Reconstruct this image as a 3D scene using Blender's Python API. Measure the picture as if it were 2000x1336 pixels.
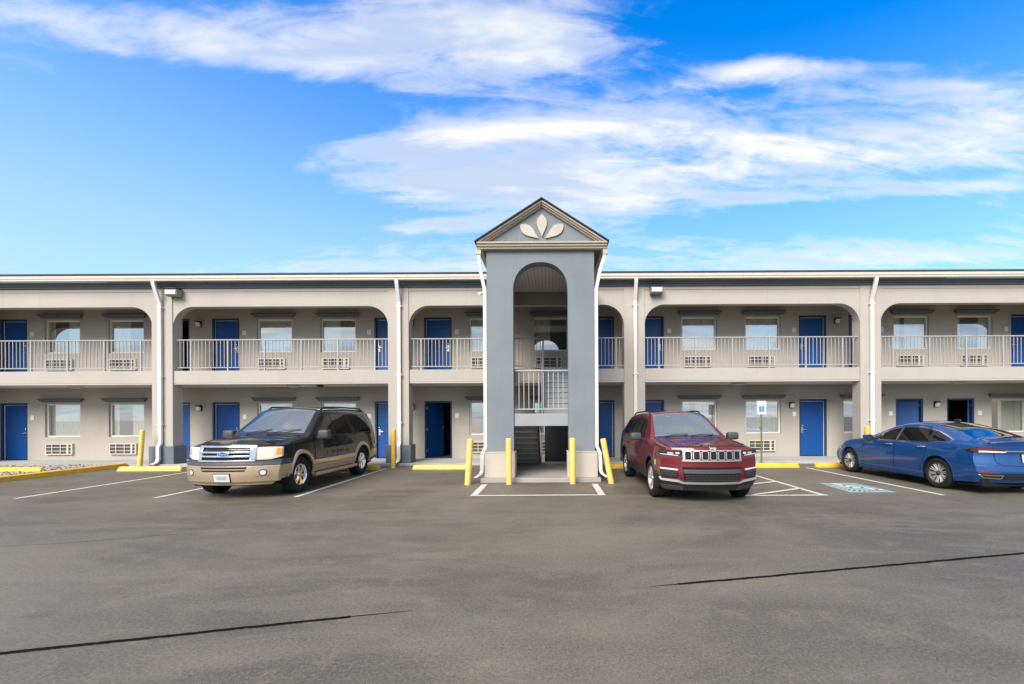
import bpy, bmesh, math, random
import numpy as np
from mathutils import Vector, Matrix

CLOUDS = [  # photo pixel centre, half sizes in pixels, amount, tilt
    (250, 50, 400, 62, 0.19, -0.14), (760, 55, 330, 80, 0.17, 0.0), (1060, 65, 150, 75, 0.19, 0.0), (600, 120, 110, 22, 0.08, 0.0),
    (790, 285, 300, 34, 0.17, 0.10), (820, 345, 220, 30, 0.10, 0.0), (1150, 250, 320, 60, 0.12, 0.0), (1050, 370, 400, 42, 0.16, 0.0), (1450, 300, 420, 110, 0.09, 0.0), (1850, 270, 330, 100, 0.12, 0.1),
    (1490, 135, 120, 24, 0.20, 0.05), (1700, 130, 130, 22, 0.10, 0.05), (870, 437, 130, 14, 0.15, 0.05), (1480, 388, 130, 14, 0.12, 0.0), (1850, 372, 230, 14, 0.12, 0.05),
    (1750, 500, 520, 45, 0.15, 0.0), (800, 525, 500, 22, 0.10, 0.0), (1550, 62, 110, 18, 0.13, 0.0), (100, 352, 40, 8, 0.16, 0.0),
    (330, 290, 430, 130, -0.22, 0.0), (1750, 50, 420, 80, -0.20, 0.0), (250, 190, 320, 45, -0.12, 0.0), (400, 420, 400, 60, -0.12, 0.0),
    (1450, 440, 350, 25, -0.08, 0.0),
]

random.seed(7)
rng = np.random.RandomState(7)
R = math.radians
scene = bpy.context.scene
for o in list(bpy.data.objects):
    bpy.data.objects.remove(o)
col = scene.collection

# ------------------------------------------------------------------ camera
F = 870.0                      # focal length in photo pixels (photo 2000 wide)
CX, CY = 1076.0, 814.0         # principal point of the (shifted) lens
CAMZ = 1.6
ROLL = 0.0052
cam_d = bpy.data.cameras.new('camera')
cam = bpy.data.objects.new('camera', cam_d)
col.objects.link(cam)
cam_d.sensor_width = 36.0
cam_d.lens = F / 2000 * 36.0
cam_d.shift_x = (1000 - CX) / 2000
cam_d.shift_y = (CY - 668) / 2000
cam_d.clip_end = 3000
cam.matrix_world = Matrix.Translation((0, 0, CAMZ)) @ Matrix.Rotation(R(90), 4, 'X') @ Matrix.Rotation(-ROLL, 4, 'Z')
scene.camera = cam

def W(px, py, D):
    """photo pixel -> world (x, z) on the vertical plane at distance D"""
    dx, dy = px - CX, CY - py
    u = dx + dy * ROLL
    v = dy - dx * ROLL
    return u * D / F, CAMZ + v * D / F

# ------------------------------------------------------------------ world, sun, exposure
SUN_EL, SUN_AZ = 37.0, 203.0     # degrees; azimuth from +Y clockwise (behind the camera, a little to the left)
world = bpy.data.worlds.new('World')
scene.world = world
world.use_nodes = True
wn = world.node_tree.nodes
wl = world.node_tree.links
wn.clear()

class NG:
    """tiny expression builder for shader nodes"""
    def __init__(s, nt):
        s.nt = nt
    def n(s, t, **kw):
        nd = s.nt.nodes.new(t)
        for k, v in kw.items():
            setattr(nd, k, v)
        return nd
    def put(s, sock, v):
        if hasattr(v, 'is_output') or hasattr(v, 'links'):
            s.nt.links.new(v, sock)
        else:
            sock.default_value = v
    def m(s, op, a, b=0.0, c=0.0, clamp=False):
        nd = s.n('ShaderNodeMath', operation=op, use_clamp=clamp)
        s.put(nd.inputs[0], a); s.put(nd.inputs[1], b); s.put(nd.inputs[2], c)
        return nd.outputs[0]
    def mix(s, f, a, b, bt='MIX'):
        nd = s.n('ShaderNodeMix', data_type='RGBA', blend_type=bt)
        s.put(nd.inputs['Factor'], f)
        s.put(nd.inputs[6], a if not isinstance(a, tuple) else (*a, 1)[:4])
        s.put(nd.inputs[7], b if not isinstance(b, tuple) else (*b, 1)[:4])
        return nd.outputs[2]
    def noise(s, vec, scale, detail=4, rough=0.55, dist=0.0):
        nd = s.n('ShaderNodeTexNoise')
        if vec is not None:
            s.nt.links.new(vec, nd.inputs['Vector'])
        nd.inputs['Scale'].default_value = scale
        nd.inputs['Detail'].default_value = detail
        nd.inputs['Roughness'].default_value = rough
        nd.inputs['Distortion'].default_value = dist
        return nd.outputs['Fac']
    def ss(s, x, lo, hi, a=0.0, b=1.0):
        nd = s.n('ShaderNodeMapRange', interpolation_type='SMOOTHSTEP')
        s.put(nd.inputs[0], x)
        nd.inputs[1].default_value = lo; nd.inputs[2].default_value = hi
        nd.inputs[3].default_value = a; nd.inputs[4].default_value = b
        return nd.outputs[0]
    def lin(s, x, lo, hi, a=0.0, b=1.0):
        nd = s.n('ShaderNodeMapRange')
        s.put(nd.inputs[0], x)
        nd.inputs[1].default_value = lo; nd.inputs[2].default_value = hi
        nd.inputs[3].default_value = a; nd.inputs[4].default_value = b
        return nd.outputs[0]
    def xyz(s, x, y, z):
        nd = s.n('ShaderNodeCombineXYZ')
        s.put(nd.inputs[0], x); s.put(nd.inputs[1], y); s.put(nd.inputs[2], z)
        return nd.outputs[0]

g = NG(world.node_tree)
tc = g.n('ShaderNodeTexCoord')
sep = g.n('ShaderNodeSeparateXYZ')
wl.new(tc.outputs['Generated'], sep.inputs[0])
dx_, dy_, dz_ = sep.outputs[0], sep.outputs[1], sep.outputs[2]
sky = g.n('ShaderNodeTexSky', sky_type='NISHITA')
sky.sun_disc = False
sky.sun_elevation = R(SUN_EL)
sky.sun_rotation = R(SUN_AZ)
sky.air_density = 1.0
sky.dust_density = 0.4
sky.ozone_density = 3.0
SKY_STR = 0.14
hs = g.n('ShaderNodeHueSaturation')
hs.inputs['Saturation'].default_value = 1.42
hs.inputs['Value'].default_value = 1.0
wl.new(sky.outputs[0], hs.inputs['Color'])
skyc = g.mix(1.0, hs.outputs[0], (0.50, 1.04, 1.22), 'MULTIPLY')
# cloud layer: noise on a plane above, masses of cloud in the directions where the photograph has them
zc = g.m('ADD', g.m('MAXIMUM', dz_, 0.0), 0.22)
pu = g.m('DIVIDE', dx_, zc)
pv = g.m('DIVIDE', dy_, zc)
pvec = g.xyz(g.m('MULTIPLY', pu, 0.62), g.m('MULTIPLY', pv, 1.5), 3.7)
n1 = g.noise(pvec, 1.6, 7, 0.58, 0.5)
pvec2 = g.xyz(g.m('MULTIPLY', pu, 0.8), g.m('MULTIPLY', pv, 3.0), 9.1)
n2 = g.noise(pvec2, 3.4, 6, 0.62, 0.9)
pvec3 = g.xyz(g.m('MULTIPLY', pu, 1.0), g.m('MULTIPLY', pv, 1.9), 1.1)
n3 = g.noise(pvec3, 9.0, 4, 0.62, 0.6)
ysafe = g.m('MAXIMUM', dy_, 0.04)
gx = g.m('DIVIDE', dx_, ysafe)
gz = g.m('DIVIDE', dz_, ysafe)
def blob(px, py, a, b, amp, tilt=0.0):
    cx, cz = (px - CX) / F, (CY - py) / F
    ux = g.m('SUBTRACT', gx, cx)
    uz = g.m('SUBTRACT', g.m('SUBTRACT', gz, cz), g.m('MULTIPLY', ux, tilt))
    e1 = g.m('POWER', g.m('ABSOLUTE', g.m('DIVIDE', ux, a / F)), 2.0)
    e2 = g.m('POWER', g.m('ABSOLUTE', g.m('DIVIDE', uz, b / F)), 2.0)
    return g.m('MULTIPLY', g.m('EXPONENT', g.m('MULTIPLY', g.m('ADD', e1, e2), -1.0)), amp)
acc = None
for b_ in CLOUDS:
    v_ = blob(*b_)
    acc = v_ if acc is None else g.m('ADD', acc, v_)
nn = g.m('ADD', g.m('ADD', g.m('MULTIPLY', n1, 0.46), g.m('MULTIPLY', n2, 0.36)), g.m('MULTIPLY', n3, 0.18))
dens_in = g.m('ADD', g.m('ADD', nn, acc), g.m('MAXIMUM', g.ss(dy_, 0.50, -0.10, -0.015, 0.15), g.ss(dz_, 0.66, 0.82, -0.015, 0.24)))      # the cover closes up overhead and behind
dens = g.m('POWER', g.ss(dens_in, 0.474, 0.715), 1.12)
thick = g.ss(dens_in, 0.54, 0.68)
shade_n = g.ss(g.noise(pvec2, 1.9, 4, 0.58, 0.5), 0.36, 0.58)
cl_white = (0.535, 0.52, 0.50)
cl_grey = (0.295, 0.352, 0.445)
ccol = g.mix(g.m('MULTIPLY', thick, shade_n), cl_white, cl_grey)
lat = g.lin(dx_, -0.8, 0.7, 0.09, -0.10)            # thinner, paler air towards the sun's side
haze_f = g.m('ADD', g.ss(dz_, 0.05, 0.70, 0.80, 0.02), g.m('MULTIPLY', lat, 1.0), clamp=True)
sky_s = g.n('ShaderNodeVectorMath', operation='SCALE')
wl.new(skyc, sky_s.inputs[0]); sky_s.inputs['Scale'].default_value = SKY_STR
skyh = g.mix(haze_f, sky_s.outputs[0], (0.315, 0.425, 0.525))
final = g.mix(g.m('MULTIPLY', dens, 0.96), skyh, ccol)
bg = g.n('ShaderNodeBackground')
wl.new(final, bg.inputs['Color'])
bg.inputs['Strength'].default_value = 1.0
world.cycles.sampling_method = 'MANUAL'
world.cycles.sample_map_resolution = 256
wo = g.n('ShaderNodeOutputWorld')
wl.new(bg.outputs[0], wo.inputs['Surface'])

sun_d = bpy.data.lights.new('sun', 'SUN')
sun_d.energy = 2.6
sun_d.angle = R(36)
sun_d.color = (1.0, 0.90, 0.77)
sun = bpy.data.objects.new('sun', sun_d)
col.objects.link(sun)
az = R(SUN_AZ)
sdir = Vector((math.sin(az) * math.cos(R(SUN_EL)), math.cos(az) * math.cos(R(SUN_EL)), math.sin(R(SUN_EL))))
sun.rotation_euler = sdir.to_track_quat('Z', 'Y').to_euler()
sun.location = (0, 0, 60)

scene.view_settings.view_transform = 'Standard'
scene.view_settings.look = 'None'
scene.view_settings.gamma = 1.0
scene.view_settings.use_curve_mapping = False
scene.view_settings.exposure = 1.05
scene.render.engine = 'CYCLES'
scene.cycles.max_bounces = 6
scene.cycles.diffuse_bounces = 3
scene.cycles.glossy_bounces = 3
scene.cycles.transparent_max_bounces = 8
scene.cycles.caustics_reflective = False
scene.cycles.caustics_refractive = False

# ------------------------------------------------------------------ materials
MAT = {}
def mat(name, color, rough=0.7, metal=0.0, var=0.0, vscale=2.0, bump=0.0, bscale=60.0, coat=0.0, spec=0.5,
        streak=0.0, emit=0.0, trans=0.0, fine=0.0):
    m = bpy.data.materials.new(name)
    m.use_nodes = True
    nt = m.node_tree
    h = NG(nt)
    b = nt.nodes['Principled BSDF']
    c4 = (*color, 1)
    b.inputs['Base Color'].default_value = c4
    b.inputs['Roughness'].default_value = rough
    b.inputs['Metallic'].default_value = metal
    b.inputs['Specular IOR Level'].default_value = spec
    b.inputs['Coat Weight'].default_value = coat
    b.inputs['Coat Roughness'].default_value = 0.04
    if trans:
        b.inputs['Transmission Weight'].default_value = trans
    if var or bump or streak or fine:
        t = h.n('ShaderNodeTexCoord')
        gp = h.n('ShaderNodeNewGeometry')
        vec = gp.outputs['Position'] if not name.startswith('car_') else t.outputs['Object']
        cur = None
        if var:
            nz = h.noise(vec, vscale, 6, 0.6)
            f = h.lin(nz, 0.3, 0.7, 1 - var, 1 + var)
            cur = f
        if fine:
            nz = h.noise(vec, bscale, 3, 0.6)
            f = h.lin(nz, 0.3, 0.7, 1 - fine, 1 + fine)
            cur = f if cur is None else h.m('MULTIPLY', cur, f)
        if streak:
            sp = h.n('ShaderNodeSeparateXYZ')
            nt.links.new(vec, sp.inputs[0])
            sv = h.xyz(h.m('MULTIPLY', sp.outputs[0], 9.0), h.m('MULTIPLY', sp.outputs[1], 9.0), h.m('MULTIPLY', sp.outputs[2], 0.5))
            nz = h.noise(sv, 1.0, 4, 0.6)
            f = h.ss(nz, 0.52, 0.75, 1.0, 1.0 - streak)
            cur = f if cur is None else h.m('MULTIPLY', cur, f)
        if cur is not None:
            hv = h.n('ShaderNodeVectorMath', operation='SCALE')
            hv.inputs[0].default_value = color
            nt.links.new(cur, hv.inputs['Scale'])
            nt.links.new(hv.outputs[0], b.inputs['Base Color'])
        if bump:
            nz = h.noise(vec, bscale, 4, 0.65)
            bp = h.n('ShaderNodeBump')
            bp.inputs['Strength'].default_value = bump
            bp.inputs['Distance'].default_value = 0.01
            nt.links.new(nz, bp.inputs['Height'])
            nt.links.new(bp.outputs[0], b.inputs['Normal'])
    if emit:
        b.inputs['Emission Color'].default_value = c4
        b.inputs['Emission Strength'].default_value = emit
    MAT[name] = m
    return m

def glass_mat(name, tint, gloss_tint=(1, 1, 1), boost=0.0, slab=False):
    m = bpy.data.materials.new(name)
    m.use_nodes = True
    nt = m.node_tree
    nt.nodes.clear()
    h = NG(nt)
    lw = h.n('ShaderNodeLayerWeight'); lw.inputs['Blend'].default_value = 0.5
    f = h.m('ADD', h.m('MULTIPLY', h.m('POWER', lw.outputs['Facing'], 5.0), 0.9), 0.04 + boost, clamp=True)
    if slab:                                   # a pane with two faces reflects once, at its outer face
        gb = h.n('ShaderNodeNewGeometry')
        f = h.m('MULTIPLY', f, h.m('SUBTRACT', 1.0, gb.outputs['Backfacing']))
    tr = h.n('ShaderNodeBsdfTransparent'); tr.inputs['Color'].default_value = (*tint, 1)
    gl = h.n('ShaderNodeBsdfGlossy'); gl.inputs['Color'].default_value = (*gloss_tint, 1); gl.inputs['Roughness'].default_value = 0.015
    mx = h.n('ShaderNodeMixShader')
    nt.links.new(f, mx.inputs[0]); nt.links.new(tr.outputs[0], mx.inputs[1]); nt.links.new(gl.outputs[0], mx.inputs[2])
    out = h.n('ShaderNodeOutputMaterial')
    nt.links.new(mx.outputs[0], out.inputs['Surface'])
    MAT[name] = m
    return m

mat('stucco', (0.435, 0.402, 0.362), 0.92, var=0.05, vscale=0.8, bump=0.35, bscale=70, spec=0.25, streak=0.045)
mat('stucco_trim', (0.452, 0.424, 0.387), 0.9, var=0.05, vscale=0.9, bump=0.25, bscale=90, spec=0.25, streak=0.055)
mat('stucco_pale', (0.52, 0.475, 0.42), 0.92, var=0.05, vscale=1.6, bump=0.3, bscale=80, spec=0.25, streak=0.08)
mat('slate_stucco', (0.205, 0.235, 0.262), 0.9, var=0.07, vscale=1.3, bump=0.4, bscale=70, spec=0.25, streak=0.055)
mat('slate_paint', (0.14, 0.165, 0.195), 0.65, var=0.06, vscale=2.5, bump=0.1, bscale=60)
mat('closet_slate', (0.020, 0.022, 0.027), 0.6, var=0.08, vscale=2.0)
mat('slate_dark', (0.085, 0.098, 0.115), 0.6, var=0.08, vscale=2.0)
mat('trim_beige', (0.50, 0.45, 0.36), 0.6, var=0.05, vscale=2.0, streak=0.08)
mat('gutter_cream', (0.66, 0.62, 0.54), 0.45, var=0.04, vscale=1.5, streak=0.10)
mat('white_metal', (0.74, 0.73, 0.70), 0.42, var=0.04, vscale=3.0, streak=0.08)
mat('rail_paint', (0.38, 0.385, 0.39), 0.45, var=0.05, vscale=4.0)
mat('soffit_white', (0.55, 0.53, 0.49), 0.6, var=0.04, vscale=1.0)
mat('vinyl_white', (0.74, 0.71, 0.65), 0.6, var=0.03, vscale=1.0)
mat('slate_light', (0.30, 0.325, 0.345), 0.85, var=0.05, vscale=1.5, bump=0.3)
mat('shingle', (0.045, 0.045, 0.05), 0.9, var=0.2, vscale=6, bump=0.5, bscale=40)
mat('door_blue', (0.008, 0.078, 0.30), 0.38, var=0.05, vscale=1.5, spec=0.45)
mat('door_frame_blue', (0.014, 0.045, 0.125), 0.45, var=0.05, vscale=2)
mat('chrome', (0.78, 0.78, 0.78), 0.12, 1.0)
mat('steel', (0.62, 0.62, 0.62), 0.28, 1.0)
mat('window_frame', (0.78, 0.765, 0.70), 0.4, var=0.03)
mat('curtain', (0.86, 0.90, 0.83), 0.9, var=0.08, vscale=9)
mat('curtain_dark', (0.30, 0.33, 0.29), 0.9, var=0.1, vscale=5)
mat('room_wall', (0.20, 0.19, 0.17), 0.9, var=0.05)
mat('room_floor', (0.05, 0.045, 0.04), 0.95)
mat('ac_plastic', (0.60, 0.57, 0.50), 0.5, var=0.04, vscale=4)
mat('ac_dark', (0.10, 0.09, 0.08), 0.7)
mat('ac_louvre', (0.17, 0.155, 0.135), 0.6)
mat('sign_face', (0.60, 0.66, 0.65), 0.5, var=0.05, vscale=6)
mat('sign_white', (0.78, 0.78, 0.76), 0.5)
mat('black_metal', (0.018, 0.018, 0.02), 0.45)
mat('lamp_lens', (0.80, 0.78, 0.72), 0.25)
mat('fixture_beige', (0.30, 0.275, 0.24), 0.6, var=0.05)
mat('concrete', (0.42, 0.42, 0.41), 0.9, var=0.10, vscale=1.1, bump=0.3, bscale=50, fine=0.05)
mat('concrete_floor', (0.36, 0.345, 0.315), 0.85, var=0.10, vscale=1.5, bump=0.2, bscale=40, fine=0.05)
mat('stair_tread', (0.56, 0.54, 0.50), 0.85, var=0.08, vscale=3, bump=0.2)
mat('stair_riser', (0.30, 0.32, 0.34), 0.8, var=0.08, vscale=3)
mat('post_green', (0.16, 0.17, 0.075), 0.6, var=0.1, vscale=8)
mat('sign_blue', (0.05, 0.24, 0.52), 0.45)
mat('rubber', (0.016, 0.016, 0.016), 0.85, var=0.1, vscale=10, spec=0.3)
mat('tar', (0.006, 0.006, 0.006), 0.9, spec=0.1, var=0.2, vscale=20, bump=0.6, bscale=30)
glass_mat('glass', (0.97, 0.985, 0.975), boost=0.44, slab=True)
glass_mat('glass_screen', (0.62, 0.68, 0.66), boost=0.36)

# weathered road paint: asphalt shows through where it has worn away
def worn_paint(name, color, wear_lo, wear_hi, scale=14.0):
    m = mat(name, color, 0.75)
    nt = m.node_tree; h = NG(nt)
    gp = h.n('ShaderNodeNewGeometry')
    nz = h.noise(gp.outputs['Position'], scale, 7, 0.7)
    nz2 = h.noise(gp.outputs['Position'], 2.2, 4, 0.6)
    f = h.ss(h.m('ADD', h.m('MULTIPLY', nz, 0.7), h.m('MULTIPLY', nz2, 0.3)), wear_lo, wear_hi)
    c = h.mix(f, color, (0.13, 0.12, 0.105))
    nt.links.new(c, nt.nodes['Principled BSDF'].inputs['Base Color'])
    return m
worn_paint('road_white', (0.64, 0.62, 0.55), 0.52, 0.68)
worn_paint('road_blue', (0.27, 0.40, 0.43), 0.46, 0.72)
worn_paint('road_white_faded', (0.66, 0.68, 0.66), 0.56, 0.80)

# yellow paint with chips down to the concrete and tyre scuffs
def chip_paint(name, color):
    m = mat(name, color, 0.62, bump=0.15, bscale=40)
    nt = m.node_tree; h = NG(nt)
    gp = h.n('ShaderNodeNewGeometry')
    a = h.noise(gp.outputs['Position'], 11, 6, 0.7)
    c = h.noise(gp.outputs['Position'], 2.6, 4, 0.6)
    v = h.lin(h.noise(gp.outputs['Position'], 5, 4, 0.6), 0.3, 0.7, 0.90, 1.06)
    sc = h.n('ShaderNodeVectorMath', operation='SCALE'); sc.inputs[0].default_value = color
    nt.links.new(v, sc.inputs['Scale'])
    col1 = h.mix(h.m('MULTIPLY', h.ss(c, 0.55, 0.75), 0.35), sc.outputs[0], (0.22, 0.17, 0.09))
    col2 = h.mix(h.ss(a, 0.665, 0.70), col1, (0.30, 0.28, 0.25))
    nt.links.new(col2, nt.nodes['Principled BSDF'].inputs['Base Color'])
chip_paint('yellow_paint', (0.82, 0.50, 0.045))
chip_paint('yellow_pale', (0.82, 0.60, 0.16))

# asphalt
def asphalt():
    m = bpy.data.materials.new('asphalt')
    m.use_nodes = True
    nt = m.node_tree; h = NG(nt)
    b = nt.nodes['Principled BSDF']
    gp = h.n('ShaderNodeNewGeometry')
    P = gp.outputs['Position']
    big = h.noise(P, 0.22, 5, 0.6, 0.6)
    mp = h.n('ShaderNodeMapping'); mp.inputs['Scale'].default_value = (0.35, 1.2, 1)
    nt.links.new(P, mp.inputs[0])
    band = h.noise(mp.outputs[0], 1.1, 6, 0.65, 0.8)
    mid = h.noise(P, 3.5, 6, 0.7)
    fine = h.m('ADD', h.m('MULTIPLY', h.noise(P, 42, 3, 0.75), 0.5), h.m('MULTIPLY', h.noise(P, 120, 3, 0.8), 0.5))
    vor = h.n('ShaderNodeTexVoronoi'); vor.inputs['Scale'].default_value = 85
    nt.links.new(P, vor.inputs['Vector'])
    speck = h.ss(vor.outputs['Distance'], 0.10, 0.24, 1.0, 0.0)
    sel = h.ss(h.noise(P, 22, 2, 0.5), 0.54, 0.62)
    base = h.mix(h.ss(big, 0.34, 0.66), (0.086, 0.076, 0.061), (0.172, 0.151, 0.118))
    base = h.mix(h.m('MULTIPLY', h.ss(band, 0.47, 0.66), 0.65), base, (0.185, 0.162, 0.125))
    base = h.mix(h.m('MULTIPLY', h.ss(band, 0.46, 0.32), 0.6), base, (0.082, 0.073, 0.059))
    base = h.mix(h.m('MULTIPLY', h.ss(mid, 0.50, 0.70), 0.55), base, (0.195, 0.165, 0.122))
    drip = h.noise(P, 1.7, 5, 0.6, 0.3)
    base = h.mix(h.m('MULTIPLY', h.ss(drip, 0.66, 0.74), 0.55), base, (0.045, 0.042, 0.038))
    base = h.mix(h.m('MULTIPLY', h.ss(fine, 0.47, 0.64), 0.55), base, (0.245, 0.217, 0.178))
    base = h.mix(h.m('MULTIPLY', h.ss(fine, 0.50, 0.38), 0.52), base, (0.030, 0.028, 0.025))
    base = h.mix(h.m('MULTIPLY', speck, h.m('MULTIPLY', sel, 0.85)), base, (0.42, 0.39, 0.34))
    nt.links.new(base, b.inputs['Base Color'])
    rg = h.lin(h.m('ADD', h.m('MULTIPLY', band, 0.5), h.m('MULTIPLY', mid, 0.5)), 0.3, 0.7, 0.50, 0.74)
    nt.links.new(rg, b.inputs['Roughness'])
    b.inputs['Specular IOR Level'].default_value = 0.5
    bp = h.n('ShaderNodeBump'); bp.inputs['Strength'].default_value = 0.55; bp.inputs['Distance'].default_value = 0.006
    nt.links.new(fine, bp.inputs['Height'])
    nt.links.new(bp.outputs[0], b.inputs['Normal'])
    MAT['asphalt'] = m
asphalt()

# ------------------------------------------------------------------ mesh helpers
WO = {}      # world origin (in its unrotated frame) of every object
class MB:
    def __init__(s):
        s.v = []; s.f = []; s.mi = []
    def add(s, vs, fs, mi=0):
        o = len(s.v)
        s.v += [tuple(map(float, p)) for p in vs]
        s.f += [tuple(o + i for i in f) for f in fs]
        s.mi += [mi] * len(fs)
        return s
    def box(s, x0, x1, y0, y1, z0, z1, mi=0):
        return s.add([(x0, y0, z0), (x1, y0, z0), (x1, y1, z0), (x0, y1, z0), (x0, y0, z1), (x1, y0, z1), (x1, y1, z1), (x0, y1, z1)],
                     [(0, 3, 2, 1), (4, 5, 6, 7), (0, 1, 5, 4), (1, 2, 6, 5), (2, 3, 7, 6), (3, 0, 4, 7)], mi)
    def hexa(s, lo, hi, mi=0):
        """lo, hi: four points each (counter clockwise seen from above)"""
        return s.add(list(lo) + list(hi), [(0, 3, 2, 1), (4, 5, 6, 7), (0, 1, 5, 4), (1, 2, 6, 5), (2, 3, 7, 6), (3, 0, 4, 7)], mi)
    def prism(s, pts, a, b, axis='y', mi=0):
        """polygon extruded from a to b along axis; pts (u,v): y -> (x,z), x -> (y,z), z -> (x,y)"""
        def P(u, v, t):
            return (u, t, v) if axis == 'y' else ((t, u, v) if axis == 'x' else (u, v, t))
        n = len(pts)
        vs = [P(u, v, a) for u, v in pts] + [P(u, v, b) for u, v in pts]
        fs = [tuple(range(n)), tuple(range(2 * n - 1, n - 1, -1))]
        fs += [(i, i + n, (i + 1) % n + n, (i + 1) % n) for i in range(n)]
        return s.add(vs, fs, mi)
    def tube(s, path, r, n=8, mi=0, sy=1.0, closed=True):
        path = [Vector(p) for p in path]
        rings = []
        up = None
        for i, p in enumerate(path):
            t = (path[min(i + 1, len(path) - 1)] - path[max(i - 1, 0)]).normalized()
            if up is None:
                up = Vector((0, 0, 1)) if abs(t.z) < 0.9 else Vector((1, 0, 0))
            a = t.cross(up)
            if a.length < 1e-5:
                a = t.cross(Vector((1, 0, 0)))
            a.normalize()
            b = a.cross(t).normalized()
            up = b
            rr = r[i] if isinstance(r, (list, tuple)) else r
            rings.append([p + a * (math.cos(k * 2 * math.pi / n) * rr) + b * (math.sin(k * 2 * math.pi / n) * rr * sy) for k in range(n)])
        vs = [q for ring in rings for q in ring]
        fs = []
        for i in range(len(path) - 1):
            for k in range(n):
                fs.append((i * n + k, i * n + (k + 1) % n, (i + 1) * n + (k + 1) % n, (i + 1) * n + k))
        if closed:
            fs.append(tuple(range(n - 1, -1, -1)))
            fs.append(tuple((len(path) - 1) * n + k for k in range(n)))
        return s.add(vs, fs, mi)
    def rect_tube(s, path, w, d, mi=0):
        """downspout style: rectangular section, w across x, d across y, path mostly vertical"""
        vs = []; fs = []
        for p in path:
            x, y, z = p
            vs += [(x - w / 2, y - d / 2, z), (x + w / 2, y - d / 2, z), (x + w / 2, y + d / 2, z), (x - w / 2, y + d / 2, z)]
        for i in range(len(path) - 1):
            for k in range(4):
                fs.append((i * 4 + k, i * 4 + (k + 1) % 4, (i + 1) * 4 + (k + 1) % 4, (i + 1) * 4 + k))
        fs.append((0, 1, 2, 3)); m = (len(path) - 1) * 4
        fs.append((m + 3, m + 2, m + 1, m))
        return s.add(vs, fs, mi)
    def lathe(s, prof, n=32, axis='z', mi=0, c=(0, 0, 0), close=False):
        vs = []; fs = []
        m = len(prof)
        for k in range(n):
            a = 2 * math.pi * k / n
            for r, h in prof:
                if axis == 'z':
                    vs.append((c[0] + r * math.cos(a), c[1] + r * math.sin(a), c[2] + h))
                else:
                    vs.append((c[0] + r * math.cos(a), c[1] + h, c[2] + r * math.sin(a)))
        for k in range(n):
            k2 = (k + 1) % n
            rngm = m if close else m - 1
            for i in range(rngm):
                j = (i + 1) % m
                fs.append((k * m + i, k * m + j, k2 * m + j, k2 * m + i))
        return s.add(vs, fs, mi)
    def grid(s, rows, mi=0, flip=False):
        nr, nc = len(rows), len(rows[0])
        vs = [p for r_ in rows for p in r_]
        fs = []
        for i in range(nr - 1):
            for j in range(nc - 1):
                q = (i * nc + j, i * nc + j + 1, (i + 1) * nc + j + 1, (i + 1) * nc + j)
                fs.append(q[::-1] if flip else q)
        return s.add(vs, fs, mi)
    def superell(s, c, d, e=0.4, n=16, m=10, mi=0):
        def sg(v, p):
            return math.copysign(abs(v) ** p, v)
        rows = []
        for i in range(m + 1):
            ph = -math.pi / 2 + math.pi * i / m
            rows.append([(c[0] + d[0] / 2 * sg(math.cos(ph), e) * sg(math.cos(2 * math.pi * k / n), e),
                          c[1] + d[1] / 2 * sg(math.cos(ph), e) * sg(math.sin(2 * math.pi * k / n), e),
                          c[2] + d[2] / 2 * sg(math.sin(ph), e)) for k in range(n + 1)])
        return s.grid(rows, mi)
    def build(s, name, material, parent=None, smooth=None, bevel=0.0, recalc=False, world=True, seg=2, warp=None):
        if warp:
            s.v = [warp(*p) for p in s.v]
        me = bpy.data.meshes.new(name)
        v = np.array(s.v)
        lo, hi = v.min(0), v.max(0)
        org = np.array([(lo[0] + hi[0]) / 2, (lo[1] + hi[1]) / 2, lo[2]])
        me.from_pydata((v - org).tolist(), [], s.f)
        mats = material if isinstance(material, (list, tuple)) else [material]
        for mm in mats:
            me.materials.append(MAT[mm])
        if len(mats) > 1:
            me.polygons.foreach_set('material_index', s.mi)
        bm = bmesh.new(); bm.from_mesh(me)
        bmesh.ops.remove_doubles(bm, verts=bm.verts, dist=1e-5)
        if recalc:
            bmesh.ops.recalc_face_normals(bm, faces=bm.faces)
        bm.to_mesh(me); bm.free()
        if smooth:
            me.polygons.foreach_set('use_smooth', [True] * len(me.polygons))
            me.set_sharp_from_angle(angle=R(smooth))
        me.update()
        o = bpy.data.objects.new(name, me)
        col.objects.link(o)
        po = WO.get(parent, Vector((0, 0, 0))) if parent else Vector((0, 0, 0))
        o.location = Vector(org.tolist()) - po
        WO[o] = Vector(org.tolist())
        if parent:
            o.parent = parent
        if bevel:
            md = o.modifiers.new('edge', 'BEVEL')
            md.width = bevel; md.segments = seg; md.limit_method = 'ANGLE'; md.angle_limit = R(40)
        return o

def box(name, material, x0, x1, y0, y1, z0, z1, parent=None, bevel=0.0):
    return MB().box(x0, x1, y0, y1, z0, z1).build(name, material, parent, bevel=bevel)

def tag(o, label=None, cat=None, group=None, kind=None):
    if label: o['label'] = label
    if cat: o['category'] = cat
    if group: o['group'] = group
    if kind: o['kind'] = kind
    return o

def empty(name, loc, label=None, cat=None, group=None):
    o = bpy.data.objects.new(name, None)
    col.objects.link(o)
    o.location = loc
    o.empty_display_size = 0.3
    WO[o] = Vector(loc)
    return tag(o, label, cat, group)

def copy_tree(o, parent=None, delta=None):
    c = o.copy()
    col.objects.link(c)
    c.parent = parent
    for k in ('label', 'group'):
        pass
    if delta is not None:
        c.location = Vector(delta)
    for ch in o.children:
        copy_tree(ch, c)
    return c

def place(proto, parent, x, y, z):
    """copy of a prototype that was modelled around the world origin, set under parent"""
    c = copy_tree(proto, parent)
    c.location = WO[proto] + Vector((x, y, z)) - WO[parent]
    return c

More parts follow.
